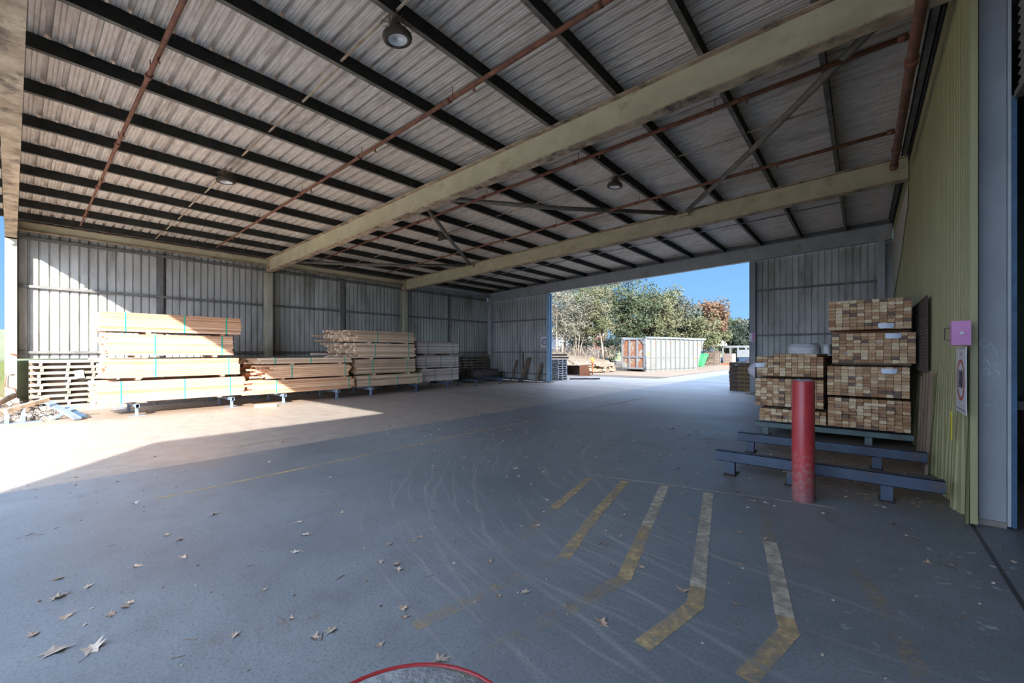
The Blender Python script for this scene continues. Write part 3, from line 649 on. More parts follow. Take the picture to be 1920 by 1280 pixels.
for xx, lab in ((XJL, 'light blue steel door post on the left of the far doorway'), (XJR, 'blue grey steel door post on the right of the far doorway')):
    t = thing('door_post', lab, 'post', (xx, YB, 0)); s_ = MB(); M['doorblue'] = M['column'] if xx > -5 else M['dblue']; s_.box((-.1, -.1, 0), (.1, -.085, zr(xx, 4.5))); s_.box((-.1, .085, 0), (.1, .1, zr(xx, 4.5))); s_.box((-.006, -.085, 0), (.006, .085, zr(xx, 4.5))); s_.box((-.1, -.1, 0), (-.088, .1, zr(xx, 4.5)) if xx > -5 else (-.1+.001, .1, zr(xx, 4.5)))
    s_.build('shaft', M['doorblue'] if 'doorblue' in M else M['column'], t)
    MB().box((-.2, -.22, 0), (.2, .2, .06)).build('base_plate', M['kerb'], t)
# grey wall panel doorway trim under the rear beam

def sign10(name, label, loc, rot, wd, ht, dia, ring, extra=None):
    t = thing(name, label, 'sign', loc); t.rotation_euler = rot      # local: face towards -Y, x right, z up
    MB().box((-wd/2, 0, -ht/2), (wd/2, .006, ht/2)).build('panel', M['signwhite'], t); pn = t.children[0]
    b = MB(); r1, r0 = dia/2, dia/2-ring; n = 48
    for k in range(n):
        a, c = 2*math.pi*k/n, 2*math.pi*(k+1)/n
        b.quad([(r0*math.cos(a), -.003, r0*math.sin(a)), (r1*math.cos(a), -.003, r1*math.sin(a)), (r1*math.cos(c), -.003, r1*math.sin(c)), (r0*math.cos(c), -.003, r0*math.sin(c))])
    b.build('red_ring', M['signred'] if extra else M['ring2'], pn)
    me = text_mesh('10', dia*.62); me.materials.append(M['ink'])
    o = child(me, 'number', pn, (0, -.004, 0), rot=(math.radians(90), 0, 0)); o.scale = (.95, 1, 1)
    e = MB()
    if extra: e.box((-wd/2+.02, -.002, ht/2-.014), (wd/2-.02, 0, ht/2-.01)); e.box((-wd/2+.02, -.002, -ht/2+.03), (wd/2-.02, 0, -ht/2+.036)); e.box((.02, -.002, ht/2-.085), (.035, 0, ht/2-.05)); e.build('border_line', M['ink'], pn)
    return t
M['ring2'] = mat('faded_maroon_print', (.2, .05, .06), rough=.5)
sign10('speed_sign', 'small white speed limit sign reading 10 beside the far doorway', (-12.92, YB+.0, 2.12), (0, 0, 0), .42, .6, .36, .045)
t = thing('notice_sign', 'small pink and white notice on the right door post of the far doorway', 'sign', (-3.2, YB-.12, 2.15)); MB().box((-.1, 0, -.16), (.1, .008, .16)).build('panel', M['signwhite'], t); MB().box((.0, -.003, -.15), (.09, 0, .15)).build('red_print', M['pink'], t)

# ------------------------------------------------------------------ green building on the right
gw = MB(); YN = 5.66
pr = ribbed(34-YN, .1, .018, .05, .02); rg = random.Random(11)
for i in range(len(pr)-1):
    (s0, o0), (s1, o1) = pr[i], pr[i+1]; ya, yb = YN+s0, YN+s1
    def fl(y): return .035*math.sin(y*5.1)+.03*math.sin(y*11.3+1) if y < 12 else 0
    zz = [(.0, 1), (.45, .75), (1.1, .25), (1.6, 0), (6.11, 0)]
    for (za, ka), (zb, kb) in zip(zz, zz[1:]):
        def P_(y, z, o, k): return (XG+o-k*(.03+fl(y)), y, z)
        gw.quad([P_(ya, za, o0, ka), P_(ya, zb, o0, kb), P_(yb, zb, o1, kb), P_(yb, za, o1, ka)])
struct(gw.build('wall_right', M['green']))
def gbox(a, b, m, name='wall_right'): return struct(MB().box(a, b).build(name, m))
YS = -6.88
gbox((XG+.0, YS, 0), (XG+.1, -1.6, 6.11), M['green'])
gbox((1.14, -1.6, 3.9), (1.22, 5.9, 6.05), M['darkgreen']); gbox((XG+.1, -1.6, 5.95), (1.3, 5.62, 6.0), M['green'])
gbox((XG+.1, YS, 0), (12, YS+.1, 6.11), M['green'], 'wall_front'); gbox((11.9, YS+.1, 0), (12, 34, 6.11), M['darkgreen']); gbox((XG+.1, 33.9, 0), (11.9, 34, 6.11), M['green'], 'wall_back')
gbox((XG, YS, 6.0), (12, 34, 6.11), M['sheet'], 'ceiling')
gbox((XG+.2, 9.2, 0), (11.9, 9.3, 6.0), M['darkgreen'], 'wall_back')
# pale bare panel high at the far end
pb = MB(); pts = [(12.3, 5.2), (12.3, 4.75), (13.2, 4.5), (14.2, 4.1), (15.2, 3.85), (16.4, 3.6), (17.3, 3.3), (18.0, 3.05), (18.0, 5.2)]
pb.quad([(XG-.012, y, z) for y, z in pts]); tag(pb.build('wall_panel', M['pale']), 'pale unpainted panel high on the green wall near the far corner', 'panel')
# corner flashing, grey column, roller door guide
t = thing('door_column', 'tall blue grey steel column with chalk marks at the end of the green wall', 'column', (.92, 5.8, 0))
MB().box((-.085, 0, .05), (.085, .012, 5.6)).box((-.085, .16, .05), (.085, .172, 5.6)).box((-.004, .012, .05), (.004, .16, 5.6)).build('shaft', M['column'], t)
MB().box((-.1, -.02, 0), (.085, .19, .05)).build('base_plate', M['kerb'], t)
ch = MB(); rq = random.Random(4)
def squig(pts): ch.tube([(x, -.003, z) for x, z in pts], .0025, 5)
squig([(-.05+.03*math.cos(a/10*6.3), 1.68+.035*math.sin(a/10*6.3)) for a in range(2, 11)])
squig([(-.02, 1.7), (.0, 1.66), (.03, 1.6), (.03, 1.56)]); squig([(-.06, 1.5), (-.05, 1.535), (-.03, 1.52), (-.02, 1.47), (.02, 1.5), (.035, 1.46)])
squig([(-.04+.022*math.cos(a/10*6.3), 1.42+.028*math.sin(a/10*6.3)) for a in range(0, 11)]); squig([(-.02, 1.42), (-.01, 1.36)]); squig([(.02, 1.43), (.04, 1.41), (.035, 1.35)])
squig([(-.05, 1.12), (-.03, 1.1), (-.02, 1.13)]); squig([(.02, 1.14), (.03, 1.1)]); squig([(-.08, 2.9), (.075, 2.97)])
ch.build('chalk_mark', M['tag'], t)
t = thing('corner_flashing', 'narrow green grey flashing closing the end of the green wall', 'flashing', (XG, 5.63, 0))
MB().box((-.004, 0, .03), (.045, .006, 5.4)).box((.041, .006, .03), (.045, .17, 5.4)).build('cover_strip', M['green'], t)
t = thing('door_guide', 'blue roller door guide rail beside the grey column', 'guide rail', (1.018, 5.78, 0))
MB().box((-.01, 0, .02), (.012, .1, 5.5)).build('inner_channel', M['greybeam'], t)
MB().box((.014, .0, .02), (.03, .06, 3.9)).box((.034, -.02, .02), (.042, .05, 3.9)).box((.014, -.02, .02), (.034, -.012, 3.9)).build('outer_channel', M['bluepaint'], t)
# half raised roller curtain
t = thing('roller_curtain', 'half raised ribbed roller door curtain at the upper right edge', 'roller door', (1.06, 0, 0))
b = MB(); z = 3.92
while z < 5.6:
    for (za, xa, zb, xb) in ((0, 0, .03, .02), (.03, .02, .05, .02), (.05, .02, .075, 0)): b.quad([(xa, -1.5, z+za), (xa, 5.74, z+za), (xb, 5.74, z+zb), (xb, -1.5, z+zb)])
    z += .075
b.build('slats', M['curtain'], t)
MB().box((-.02, -1.5, 3.86), (.03, 5.74, 3.92)).build('bottom_rail', M['brace'], t)
# red machine standing inside the dark doorway
t = thing('machine_cabinet', 'red and grey machine inside the dark doorway at the right edge', 'machine', (2.35, 8.1, 0))
MB().box((-.9, -.5, .35), (1.2, .5, .92)).build('body', M['redlow'], t); MB().box((-.95, -.52, .92), (1.2, .5, 1.02)).box((-.85, -.4, 0), (-.7, .4, .35)).box((.8, -.4, 0), (1., .4, .35)).build('frame', M['girt'], t)

# things on the green wall
sign10('speed_sign', 'white speed limit sign reading 10 in a red ring on the green wall', (XG-.045, 5.77, 1.335), (0, 0, math.radians(90+180)), .5, .62, .39, .03, True)
t = thing('switch_box', 'faded pink metal box on the green wall above the speed sign', 'box', (XG-.02, 5.53, 1.77))
MB().box((-.115, -.04, -.11), (-.0, .09, .11)).build('case', M['pink'], t); dr = MB().box((-.118, -.052, -.108), (.003, -.04, .108)).build('door', M['pink'], t)
MB().tube([(-.055, -.052, .0), (-.055, -.062, .0)], .014, 12).build('lock', M['metal'], dr); MB().tube([(-.115, .05, .05), (-.15, .05, .05), (-.152, .05, -.06), (-.115, .05, -.06)], .004, 6).build('handle', M['ink'], dr)
t = thing('wire_mesh_mat', 'dark rusty wire mesh sheet hung on the green wall beside the packs', 'mesh', (XG-.05, 9.5, 1.85)); b = MB()
for i in range(45): y = -1.1+i*.05; b.bar((0, y, -.56), (0, y, .56), .008, .008, (0, 1, 0))
for i in range(23): z = -.55+i*.05; b.bar((-.006, -1.1, z), (-.006, 1.1, z), .008, .008)
b.build('wires', M['mesh'], t); MB().box((.006, -1.1, -.56), (.012, 1.1, .56)).build('backing', M['mesh'], t)
MB().box((XG-.075, 6.05, .72), (XG-.069, 6.12, 1.0)).build('spray_mark', M['yellow'])
tag(bpy.data.objects['spray_mark'], 'short bright yellow spray mark low on the green wall', 'mark')
t = thing('offcut_boards', 'old boards leaning against the foot of the green wall beside the packs', 'boards', (.66, 8.6, 0))
for i in range(4): MB().bar((-.02, -.9+i*.35, .0), (.03, -.85+i*.36, 1.35-i*.04), .03, .11, (0, 1, 0)).build('board', M['oldboard'], t)

# ------------------------------------------------------------------ bollards
def bollard(x, y, label, seed):
    t = thing('bollard', label, 'bollard', (x, y, 0), group='red steel bollards')
    MB().lathe([(.104, 0), (.104, .4), (.104, 1.287), (.1025, 1.29), (.1, 1.288), (.1, 1.2)], 48).build('pipe', M['redpipe'], t)
    MB().lathe([(.0, 1.300), (.05, 1.299), (.09, 1.294), (.0998, 1.288)], 40).build('concrete_fill', M['fill'], t)
    MB().box((-.17, -.17, 0), (.17, .17, .004)).build('floor_patch', M['kerb'] if seed else M['fill'], t) if 0 else None
bollard(-.49, 5.49, 'red steel pipe bollard standing in front of the stacked timber packs', 0)
bollard(-.268, .188, 'concrete filled top of a red bollard at the bottom edge of the picture', 1)

# ------------------------------------------------------------------ timber packs
def board_mesh(w, h, l, m):
    b = MB(); c = .005
    b.box((-w/2+c, 0, -h/2), (w/2-c, l, h/2)); b.box((-w/2, .001, -h/2+c), (w/2, l-.001, h/2-c))
    return b.mesh('board', m)
def pack(label, origin, rz, nc, nr, bw, bh, L, m, rag=0., straps=(.15, .85), strapmat='band', group=None, tagpos=None, skip=(), bearers=(.2, .8), bz=.045, ragend=0., seed=0, jit=.004, inner=True, topextra=0, deep=0., marks=0):
    """strapped pack: origin is the bottom corner at the cut-end face, x across, y along the boards"""
    r = random.Random(seed); t = thing('timber_pack', label, 'timber pack', origin, rz, group)
    me = board_mesh(bw-.003, bh-.003, L, m)
    z0 = bz
    for c in range(nc):
        for k in range(nr):
            if (c, k) in skip: continue
            off = r.uniform(-1, 1)*jit-(r.random()**2)*rag - deep*(1-c/(nc-1) if deep else 0)*(.5+.5*r.random())
            sl = 1+(r.uniform(-1, 1)*jit*.5+r.random()**3*ragend-off*.5)/L
            child(me, 'board', t, (bw*(c+.5), off, z0+bh*(k+.5)), (1, sl, 1))
    W, H = nc*bw, nr*bh
    for f in bearers: MB().box((.02, L*f-.045, 0), (W-.02, L*f+.045, bz)).build('bearer', m, t)
    for f in straps:
        e = .003; y = L*f; b = MB(); b.box((-e, y-.016, z0-e), (0, y+.016, z0+H+e)); b.box((W, y-.016, z0-e), (W+e, y+.016, z0+H+e)); b.box((-e, y-.016, z0+H), (W+e, y+.016, z0+H+e)); b.box((-e, y-.016, z0-e), (W+e, y+.016, z0)); b.build('strap', M[strapmat], t)
    if tagpos:
        x, z = tagpos; b = MB(); n = 8
        for i in range(n):
            a, c_ = i/n, (i+1)/n; q = lambda u: -.012-.03*math.sin(u*3.14)
            ed = lambda u: .045 if .1 < u < .9 else .02
            b.quad([(x+.2*a-.1, q(a), z-ed(a)), (x+.2*c_-.1, q(c_), z-ed(c_)), (x+.2*c_-.1, q(c_), z+.04), (x+.2*a-.1, q(a), z+.04)])
        b.build('paper_tag', M['tag'], t)
    for i in range(marks):
        x, z = r.uniform(.1, W-.1), r.uniform(.1, H-.05); b = MB()
        b.tube([(x+.03*math.cos(a), -.012, z+.02*math.sin(a*1.7+i)) for a in [q*.7 for q in range(7)]], .003, 4); b.build('chalk_mark', M['tag'], t)
    return t
# right-hand stacks: cut ends face the camera
RB = .0972
rp = [('lowest timber pack of the right hand stack, on the green rail by the wall', (-.47, 9.3, .245), .02, .04, None, 3, 0),
      ('second timber pack from the bottom of the right hand stack, many greyed ends', (-.48, 9.3, .795), .0, .006, (.82, .49), 2, 0),
      ('third timber pack up in the right hand stack, pushed towards the wall', (-.41, 9.3, 1.365), .0, .006, (.8, .5), 2, 0),
      ('topmost timber pack of the right hand stack, almost as high as the mesh', (-.46, 9.3, 1.935), .0, .006, (.76, .1), 0, 0)]
for i, (lab, o, rag, jit, tg, mk, _) in enumerate(rp):
    pack(lab, o, 0, 11, 9, RB, .0565, 3.0, T_END, rag=rag, jit=jit, tagpos=tg, seed=20+i, group='cut end packs by the green wall', marks=mk, straps=(.2, .8), strapmat='bandblue')
pack('lowest half hidden timber pack behind the red bollard, uneven ends', (-1.53, 9.3, .245), 0, 11, 4, RB-.003, .058, 3.0, T_END, rag=.06, jit=.03, seed=31, marks=2, group='cut end packs left of the wall stack', strapmat='bandblue')
pack('middle timber pack behind the red bollard', (-1.6, 9.3, .53), 0, 11, 9, RB, .0575, 3.0, T_END, jit=.02, seed=32, tagpos=(.78, .53), marks=1, group='cut end packs left of the wall stack', strapmat='bandblue')
pack('upper timber pack behind the red bollard with a stepped top row', (-1.58, 9.3, 1.1), 0, 11, 8, RB-.002, .052, 3.0, T_END, jit=.006, seed=33, tagpos=(.05, .25), marks=1, skip=((0, 7), (1, 7), (2, 7), (10, 7)), group='cut end packs left of the wall stack', strapmat='bandblue')
# bags on the packs
def bale(label, a, b_, seed):
    r = random.Random(seed); t = MB(); n = 10; nx_ = 12
    cx, cy = (a[0]+b_[0])/2, (a[1]+b_[1])/2; hx, hy = (b_[0]-a[0])/2, (b_[1]-a[1])/2; z0, H = a[2], b_[2]-a[2]
    rings = []
    for i in range(n+1):
        v = i/n; k = 1-.25*max(0, v-.6)**1.2*2; ring = []
        for j in range(28):
            u = 2*math.pi*j/28; cxx, cyy = math.cos(u), math.sin(u); p = 4; q = (abs(cxx)**p+abs(cyy)**p)**(-1/p)
            ring.append((cx+hx*cxx*q*k*(1+r.uniform(-.02, .02)), cy+hy*cyy*q*k*(1+r.uniform(-.02, .02)), z0+H*v+(r.uniform(-.012, .012) if 0 < i else 0)))
        rings.append(len(t.v)); t.v += ring
    for A, B in zip(rings, rings[1:]):
        for j in range(28): t.f.append((A+j, A+(j+1) % 28, B+(j+1) % 28, B+j)); t.m.append(0); t.sm.append(True)
    t.f.append(tuple(rings[-1]+j for j in range(28))); t.m.append(0); t.sm.append(False)
    return tag(t.build('wrapped_bale', M['bag']), label, 'bag', 'white wrapped bales')
bale('left white plastic wrapped bale on top of the pack behind the bollard', (-1.2, 10.3, 1.562), (-.66, 11.1, 1.77), 1)
bale('right white plastic wrapped bale squeezed beside the tall stack', (-.62, 10.4, 1.562), (-.49+.02, 11.1, 1.75), 2)
b = MB(); rz_ = random.Random(8)
for i in range(9):
    for j in range(9):
        u, v = i/8, j/8; s_ = math.sin(u*3.14); b.v.append((-1.60-.13*s_*math.sin(v*3.1)**.6, 9.27-.02*s_+.06*v, 1.42-.34*u+rz_.uniform(-.01, .01)))
for i in range(8):
    for j in range(8): a = i*9+j; b.f.append((a, a+1, a+10, a+9)); b.m.append(0); b.sm.append(True)
tag(b.build('plastic_wrap', M['plastic']), 'loose cloudy plastic wrap hanging from the left corner of the upper pack', 'plastic wrap')

# left-hand stacks: long sides face the room; the cut end that shows faces the open front
BW, BH = .1, .059
def lpack(label, x, y0, y1, z, nr, m, **k):
    W = 11*BW; return pack(label, (x-W, y0, z), 0, 11, nr, BW, BH, y1-y0, m, **k)
G1, G2, G3, G4 = 'packs of the sunlit stack on the left', 'packs of the low stack', 'packs of the ragged stack', 'packs of the far stack'
lpack('lowest long timber pack of the sunlit left stack', -14.0, 1.34, 4.43, .31, 9, T_ORANGE, straps=(.13, .54, .88), rag=.12, ragend=.06, seed=1, group=G1, bearers=(.25, .8), bz=.03)
lpack('second long timber pack up in the sunlit left stack', -14.0, 1.5, 4.31, .895, 8, T_ORANGE, straps=(.32, .9), rag=.12, seed=2, group=G1, bearers=(.2, .85), bz=.055, jit=.01)
lpack('third long timber pack up in the sunlit left stack, right third in shade', -14.0, 1.52, 4.15, 1.455, 9, T_ORANGE, straps=(.33, .89), rag=.1, seed=3, group=G1, bearers=(.2, .83), bz=.055)
lpack('topmost long timber pack of the sunlit left stack, half orange in shade', -14.0, 1.38, 4.32, 2.05, 8, T_ORANGE, straps=(.15, .55, .88), rag=.03, ragend=.08, seed=4, group=G1, bearers=(.3, .85), bz=.055)
lpack('lowest timber pack of the low stack right of the sunlit one', -13.85, 4.6, 7.85, .3, 7, T_ORANGE, straps=(.2, .93), rag=.3, seed=5, group=G2, bz=.02, deep=.1)
lpack('middle timber pack of the low stack with long ragged ends', -13.85, 5.2, 7.74, .733, 7, T_ORANGE, straps=(.2, .9), rag=.4, seed=6, group=G2, deep=.5, bearers=(.1, .9), bz=.045)
lpack('thin topmost timber pack of the low stack', -13.85, 4.87, 7.75, 1.19, 3, T_TAN, straps=(.12, .5, .9), rag=.2, seed=7, group=G2, deep=.6, bearers=(.3, .85), bz=.04)
lpack('lowest timber pack of the ragged stack', -13.95, 7.98, 10.9, .3, 7, T_TAN, straps=(.17, .59, .93), seed=8, group=G3, bz=.02)
lpack('second timber pack up in the ragged stack', -13.95, 7.98, 10.57, .733, 9, T_TAN, straps=(.25, .85), rag=.1, seed=9, group=G3, bearers=(.28, .87), bz=.06)
lpack('third timber pack up in the ragged stack with very uneven grey ends', -13.95, 8.1, 10.6, 1.325, 9, T_TAN, straps=(.25, .85), rag=.4, deep=.9, seed=10, group=G3, bearers=(.2, .85), bz=.055, jit=.02)
lpack('topmost timber pack of the ragged stack with very uneven grey ends', -13.95, 8.0, 10.53, 1.912, 7, T_TAN, straps=(.33, .88), rag=.35, deep=.8, seed=11, group=G3, bearers=(.2, .85), bz=.055, jit=.02)
lpack('lowest timber pack of the far stack', -14.25, 11.1, 13.22, .3, 9, T_GREY, straps=(.35, .8), seed=12, group=G4, bz=.04, strapmat='bandblue')
lpack('middle timber pack of the far stack with a pale bottom row', -14.25, 10.85, 13.22, .872, 9, T_GREY, straps=(.2, .55, .9), seed=13, group=G4, bz=.05, strapmat='bandblue')
lpack('topmost timber pack of the far stack', -14.25, 10.85, 13.22, 1.454, 9, T_GREY, straps=(.25, .85), seed=14, group=G4, bz=.055, strapmat='bandblue')

# ------------------------------------------------------------------ low racks
def lrack(y, x, label, m, xb=None, zt=.3):
    t = thing('floor_rack', label, 'rack', (x, y, 0), group='low steel floor racks')
    b = MB(); w = .075; L = x-(xb if xb is not None else -16.3)
    for (ya, yb, za, zb) in ((-w/2, w/2, zt-.09, zt-.086), (-w/2, w/2, zt-.004, zt), (-w/2, -w/2+.004, zt-.09, zt), (w/2-.004, w/2, zt-.09, zt)): b.box((-L, ya, za), (0, yb, zb))
    b.build('rail', m, t)
    for xx in (-.14, -L/2, -L+.2):
        p = MB(); p.box((xx-.03, -.03, .012), (xx+.03, .03, zt-.09)); lg = p.build('leg', m, t); q = MB(); q.box((xx-.06, -.16, 0), (xx+.06, .16, .012)); q.build('foot', m, lg)
    return t
where = ['under the left end of the sunlit stack', 'under the right end of the sunlit stack', 'under the left end of the low stack', 'under the right end of the low stack', 'under the left end of the ragged stack', 'under the right end of the ragged stack', 'under the far stack', 'just beyond the far stack', 'near the far left corner']
for y, wd in zip((2.02, 4.08, 5.44, 7.16, 8.46, 10.5, 12.15, 13.9, 15.6), where):
    lrack(y, -13.8 if y < 5 else -13.68, 'blue grey steel floor rack %s' % wd, M['rackgrey'] if y < 9 else M['rackblue'])
def rrack(y, xa, label, m, zt, h=.13, xe=.64):
    t = thing('floor_rack', label, 'rack', (xa, y, 0), group='racks by the green wall'); L = xe-xa; b = MB(); w = .1; z0 = zt-h
    for (ya, yb, za, zb) in ((-w/2, w/2, z0, z0+.006), (-w/2, w/2, zt-.006, zt), (-w/2, -w/2+.006, z0, zt), (w/2-.006, w/2, z0, zt)): b.box((0, ya, za), (L, yb, zb))
    b.build('rail', m, t)
    for xx in (.18, .85, 1.7):
        lg = MB().box((xx-.05, -.04, .012), (xx+.05, .04, z0)).build('leg', m, t); MB().box((xx-.07, -.14, 0), (xx+.07, .14, .012)).build('foot', M['sleeper'], lg)
rrack(6.05, -1.5, 'nearest blue floor rack rail by the green wall, behind the bollard', M['rackblue'], .3)
rrack(7.6, -1.55, 'second blue floor rack rail by the green wall', M['rackblue'], .3)
rrack(9.42, -1.62, 'green grey floor rack rail directly under the stacked packs', M['rackgreen'], .245, .1)
rrack(11.7, -1.62, 'green grey floor rack rail under the back of the stacked packs', M['rackgreen'], .245, .1)
b = MB(); b.box((-.75, -.05, 0), (.75, .05, .07)); o = b.build('loose_timber', M['oldboard'], loc=(-.42, 8.55, 0)); o.rotation_euler = (0, 0, -.12); tag(o, 'loose grey timber lying on the floor between the right hand racks', 'timber')
b = MB(); b.box((-.45, -.04, 0), (.45, .04, .045)); o = b.build('loose_timber', M['oldboard'], loc=(-.9, 7.0, 0)); o.rotation_euler = (0, 0, .1); tag(o, 'short loose board between the two blue rack rails', 'timber')
b = MB(); b.box((-.28, -.06, 0), (.28, .06, .09)); o = b.build('loose_timber', T_ORANGE, loc=(-13.3, 4.75, 0)); o.rotation_euler = (0, 0, 1.2); tag(o, 'short orange offcut on the sunlit floor before the low stack', 'timber')

# broken racks and rubble near the front left post
t = thing('broken_trestle', 'rusty topped broken trestle in the sun by the front left post', 'trestle', (-14.55, .02, 0)); b = MB()
b.bar((.1, -.1, .3), (-.45, .55, .46), .09, .09); b.build('top_rail', M['rust_flange'], t)
MB().bar((.08, -.08, 0), (.08, -.08, .27), .07, .07, (1, 0, 0)).build('leg', M['rackgrey'], t); MB().bar((-.1, .16, 0), (-.1, .16, .32), .07, .07, (1, 0, 0)).build('leg', M['rackgrey'], t); MB().box((-.05, -.5, 0), (.16, .45, .02)).build('foot', M['rackgrey'], t)
t = thing('fallen_trestle', 'fallen pale blue steel frame lying in the sun by the rubble', 'frame', (-14.5, .9, 0)); b = MB()
b.bar((-1.1, -.35, .38), (.45, .1, .05), .14, .05); b.build('long_rail', M['rackgrey'], t)
MB().bar((-.1, -.28, .02), (-.2, .15, .3), .1, .05).build('cross_rail', M['rackgrey'], t); MB().bar((-.6, .0, .22), (.25, .22, .06), .09, .04).build('short_rail', M['bluepaint'], t)
t = thing('timber_pole', 'orange brown round pole leaning from the rubble at the left edge', 'pole', (-15.2, -.3, .1)); MB().tube([(-.9, .35, .42), (1.0, -.55, -.02)], .07, 10).build('pole', M['rust_flange'], t)
t = thing('rubble', 'broken concrete lumps and twigs at the foot of the front left post', 'rubble'); t.name = 'rubble'
r = random.Random(17); b = MB()
for _ in range(150):
    x, y = r.uniform(-16.3, -14.5), r.uniform(-1.6, .75); s = r.uniform(.02, .09); rot = Euler((r.random()*3, r.random()*3, r.random()*3)).to_matrix()
    if x < -15.7 or y > -.6: b.box((-s, -s*.7, -s*.4), (s, s*.7, s*.5), rot, (x, y, s*.3+(.3 if x < -16 and y < .3 else 0)))
for _ in range(90):
    x, y = r.uniform(-16.5, -14.8), r.uniform(-1.5, 1.0); a = r.random()*6.3; l = r.uniform(.15, .5)
    b.tube([(x, y, .02), (x+l*.5*math.cos(a), y+l*.5*math.sin(a), r.uniform(.05, .2)), (x+l*math.cos(a), y+l*math.sin(a), .03)], .007, 4, False)
o = b.build('debris', M['kerb'], t); o['kind'] = 'stuff'
t = thing('bent_rod', 'bent rusty rod and hook fixed to the sunlit front left post', 'rod', (XP, 0, 0)); MB().tube([(.02, .05, 1.02), (.05, -.08, 1.02), (.05, -.09, .72), (.04, .06, .66), (.03, .1, .5)], .012, 6).build('rod', M['rust'], t); MB().tube([(0, .0, 1.55), (.08, .0, 1.56), (.1, .12, 1.5)], .02, 6).build('bracket', M['rust'], t)
o = MB().box((-.006, -.09, -.11), (.006, .09, .11)).build('paper_notice', M['tag'], loc=(XP+.012, 1.22, .98)); o.rotation_euler = (0.1, -.1, 0); tag(o, 'small white sheet stuck on the crib wall left of the packs', 'paper')

# dark sleepers and leaning boards in the far left corner
r = random.Random(23); sm_ = MB().box((-.11, -1.0, 0), (.11, 1.0, .11)).mesh('sleeper', M['sleeper'])
lvls = ['bottom', 'second', 'third', 'fourth', 'fifth', 'sixth']
for k in range(6):
    for c in range(3):
        o = bpy.data.objects.new('sleeper', sm_); COL.objects.link(o); o.location = (-16.1+c*.24+r.uniform(-.01, .01), 16.35+r.uniform(-.08, .08), .001+k*.112)
        tag(o, 'old dark sleeper in the far left corner pile, %s layer, %s row' % (lvls[k], ['rear', 'middle', 'front'][c]), 'sleeper', 'dark sleepers in the far corner')
for i, (x0_, x1_, zt, wd, lab) in enumerate(((-14.95, -14.8, 1.15, .1, 'leftmost old board leaning on the far left panel'), (-14.3, -14.05, 1.3, .1, 'second old board leaning on the far left panel'), (-14.15, -13.88, 1.3, .12, 'third old board leaning on the far left panel, paler edge'), (-13.25, -13.1, 1.0, .14, 'old board leaning nearest the far doorway'))):
    b = MB(); b.bar((x0_, YB-.35, .02), (x1_, YB+.015, zt), .03, wd, (1, 0, 0)); tag(b.build('leaning_board', M['oldboard']), lab, 'board', 'boards leaning on the far panel')
t = thing('spare_rail', 'low blue steel rail lying before the far left panel', 'rail', (-14.6, YB-.9, 0)); MB().box((-1.2, -.04, .14), (1., .04, .22)).build('rail', M['rackblue'], t)
for xx in (-.9, .7): MB().box((xx-.04, -.03, 0), (xx+.04, .03, .14)).build('leg', M['rackblue'], t)

# ------------------------------------------------------------------ yard beyond the doorway
def pallet_proto(m, wd=1.1, dp=1.1):
    b = MB()
    for i in range(7): x = -wd/2+i*(wd-.1)/6; b.box((x, -dp/2, .11), (x+.1, dp/2, .13))
    for i in range(3): y = -dp/2+i*(dp-.09)/2; b.box((-wd/2, y, .02), (wd/2, y+.09, .11))
    for i in range(3): x = -wd/2+i*(wd-.1)/2; b.box((x, -dp/2, 0), (x+.1, dp/2, .02))
    return b.mesh('pallet', m)
pm = pallet_proto(M['palletblue'], 1.0, 1.0); r = random.Random(3)
for k in range(9):
    o = bpy.data.objects.new('pallet', pm); COL.objects.link(o); o.location = (-13.5, 20.0, k*.131); o.rotation_euler = (0, 0, r.uniform(-.05, .05)+.05)
    tag(o, 'bleached grey pallet beside the blue door post, %s up from the ground' % ORD[k], 'pallet', 'grey pallets by the door post')
pm2 = pallet_proto(M['pallet'], 1.3, 1.2)
for k in range(13):
    o = bpy.data.objects.new('pallet', pm2); COL.objects.link(o); o.location = (-14.0, 55.0, k*.131); o.rotation_euler = (0, 0, r.uniform(-.04, .04)-.2)
    tag(o, 'brown pallet in the tall pile beyond the green bin, %s up from the ground' % ORD[k], 'pallet', 'brown pallets beyond the bin')
t = thing('packing_crate', 'pale timber crate on an orange pallet right of the brown pallets', 'crate', (-12.4, 57.5, 0), -.2)
MB().box((-.9, -.5, .15), (.2, .5, 1.4)).build('side_boards', M['pallet'], t); MB().box((-1.2, -.7, 0), (.9, .7, .15)).build('base', M['orange'], t)
# stack of stencilled sleeper bundles
sb_me = MB(); rr = random.Random(6)
for i in range(5): sb_me.box((-.61, -.45+i*.19, 0), (.61, -.45+i*.19+.18, .155))
sb_me = sb_me.mesh('sleeper_layer', M['brownbox'])
tx = text_mesh('CYCLONE', .15, .001); tx.materials.append(M['stencil'])
for k in range(7):
    t = thing('stencilled_bundle', 'dark brown timber bundle with yellow lettering right of the doorway, %s up' % ORD[k], 'timber bundle', (-3.62+rr.uniform(-.02, .02), 19.55, .002+k*.168), 0, 'stencilled bundles outside the doorway')
    child(sb_me, 'timbers', t); 
    if k < 6: child(tx, 'lettering', t, (.06, -.458, .08), rot=(math.radians(90), 0, 0))
    MB().box((-.4, -.454, .04), (-.3, -.45, .07)).build('paper_tag', M['tag'], t) if k == 6 else None
